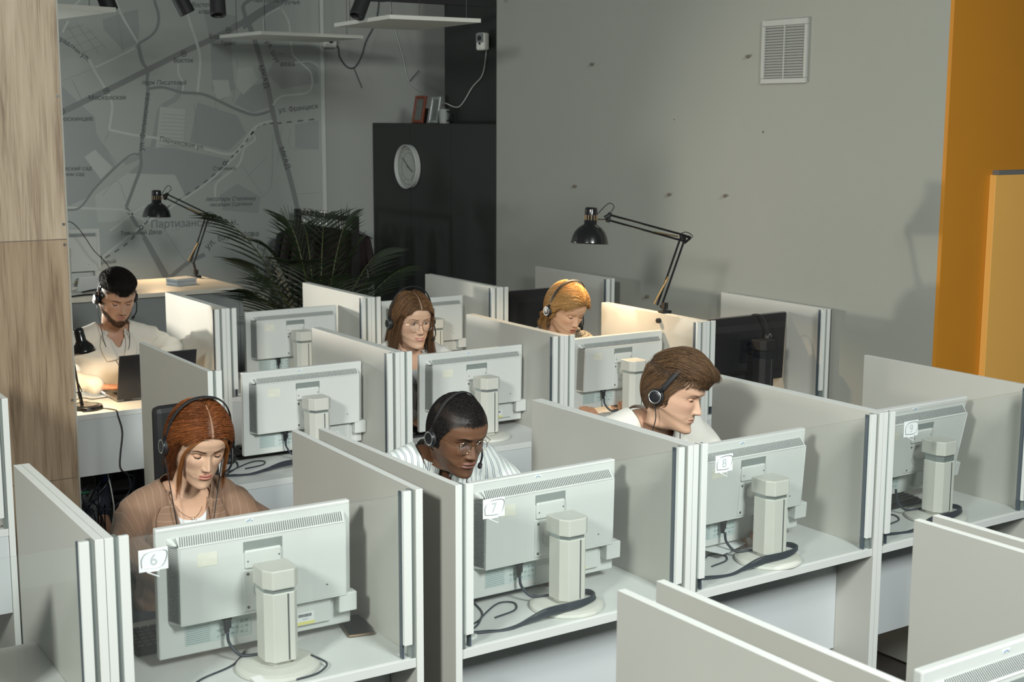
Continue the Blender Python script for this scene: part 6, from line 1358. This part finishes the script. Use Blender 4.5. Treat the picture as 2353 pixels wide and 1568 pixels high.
T5 = o['Mt']; w = lambda x, y, z: tuple(T5 @ Vector((x, y, z))); H_ = lambda x, y, z: tuple(o['Mh'] @ Vector((x, y, z)))
headset('black headset on the blonde woman', o['Mh'] @ Matrix.Translation((0, -.014, 0)), w=.100, top=.160, boxy=.85, cable=[[H_(.095, -.012, -.03), H_(.085, -.0, -.09), w(.06, .11, -.08), w(.05, .12, -.2)]])

# ---- 6: bearded man with the laptop
WB = cloth_mat('white_linen', (.74, .70, .63))
P = dict(head=(.405, 3.870, .470+D), yaw=-.0, pitch=.36, roll=-.03, scale=1.04, tscale=1.0, skin=(.56, .33, .225), lip=(.44, .17, .13), browc=(.035, .022, .016), browt=.0048, browa=1, lid_up=-17, lid_lo=-26, gaze=(0, 1, -.8), nose=1.08, jaw=1.04, hairc=(.022, .015, .012), stubble=.80, beard=(.075, .036, .018), bearda=.92, beardt=.002, must=.8, region=region(front=.066, temple=.044, nape=-.050, side=.012), blush=(.55, .28, .19), neck=1.06, wide=1.06, mouthw=.022,
         cloth=WB, sh=.200, bulk=1.08, loose=.012, arms=(((.045, 3.98, .87), (.29, 3.765, .800)), ((.735, 3.98, .92), (.56, 3.80, .800))), handdir=((1, -.35, -.05), (-.6, -.8, -.1)), lean=.13, seaty=4.22, vdepth=.070, vw=.030, necktop=-.012, neckr=.080, toff=(0, .02, 0), fold=.0042, cufft=.86, armt=.92)
o = person('bearded man in a white shirt typing on the dark laptop', P); W6 = o
for s_ in (-1, 1):
    patch(o, 'collar_flap', ([(s_*.040, .012), (s_*.034, -.05), (s_*.012, -.110)], [(s_*.078, -.002), (s_*.092, -.060), (s_*.072, -.118)]), WB, off=.010)
    patch(o, 'placket', ([(s_*.001, -.115), (s_*.001, -.46)], [(s_*.017, -.115), (s_*.017, -.46)]), WB, off=.003, thick=.002)
collar_ring(o, 'collar_band', WB, r=(.068, .066), h=.042, open_=.65, zc=-.028, flare=.010, y0=-.006, tilt=.010)
KH = (.020, .015, .013)
hair(o, region(front=.066, temple=.044, nape=-.050, side=.012), lambda p: .006+.020*sm(p[:, 2], .065, .11), KH, 12000, lambda p, r, t: np.stack([.1*r[:, 0], .8+.3*r[:, 1], .2*r[:, 2]-.3], -1), 7, .0075, lambda p, t, r: .005+.024*sm(p[:, 2], .06, .105)*(.3+.7*r), radius=.0006, seed=15, jitter=.5, bias=(0, .1, .4), cap=False)
lock(o, 'fringe', KH, [(-.03, .070, .095), (.0, .075, .100), (.03, .070, .095)], [[(-.030, .090, .088), (-.030, .094, .074), (-.030, .094, .062)], [(.0, .096, .092), (.0, .100, .076), (-.002, .099, .062)], [(.030, .090, .088), (.032, .094, .076), (.032, .092, .066)]], 90, .012, .1, rad=.0006, seed=16)
rg = np.random.RandomState(17); mb = MB()                     # beard hairs
X, Y, Z, colr, na, nz = head_arrays(P); V = np.stack([X, Y, Z], -1).reshape(-1, 3); Cc = colr.reshape(-1, 3); dark = np.where((Cc[:, 0] < .20) & (V[:, 2] < -.05) & (V[:, 2] > -.116) & (V[:, 1] > -.02) & (Cc[:, 0] > .01))[0]; pick = dark[rg.randint(0, len(dark), 1300)]
for i in pick:
    p = Vector(V[i]); d = Vector((p.x*6, p.y*3, -.6))+Vector(rg.randn(3)*.25); d.normalize(); L_ = .003+.004*rg.rand(); mb.tube([o['Mh'] @ p, o['Mh'] @ (p+d*L_*.5), o['Mh'] @ (p+d*L_+Vector((0, 0, -.0015)))], [.0006, .0005, .0002], 3, c=tuple(np.array((.085, .040, .020))*(.5+rg.rand())))
obj('beard', mb, HAIRM, o['root'], smooth=True, M=o['Mi'], fixn=False)
T6 = o['Mt']; w = lambda x, y, z: tuple(T6 @ Vector((x, y, z))); H_ = lambda x, y, z: tuple(o['Mh'] @ Vector((x, y, z)))
headset('black headset on the bearded man', o['Mh'] @ Matrix.Translation((0, -.014, 0)), w=.088, top=.146, band=.0065, micdrop=.006, cable=[[H_(.09, -.01, -.03), w(.07, .10, -.04), w(.015, .135, -.14), w(.0, .14, -.26), w(-.01, .14, -.42)], [H_(-.06, 0, -.09), w(-.05, .11, -.05), w(.012, .137, -.14)]])
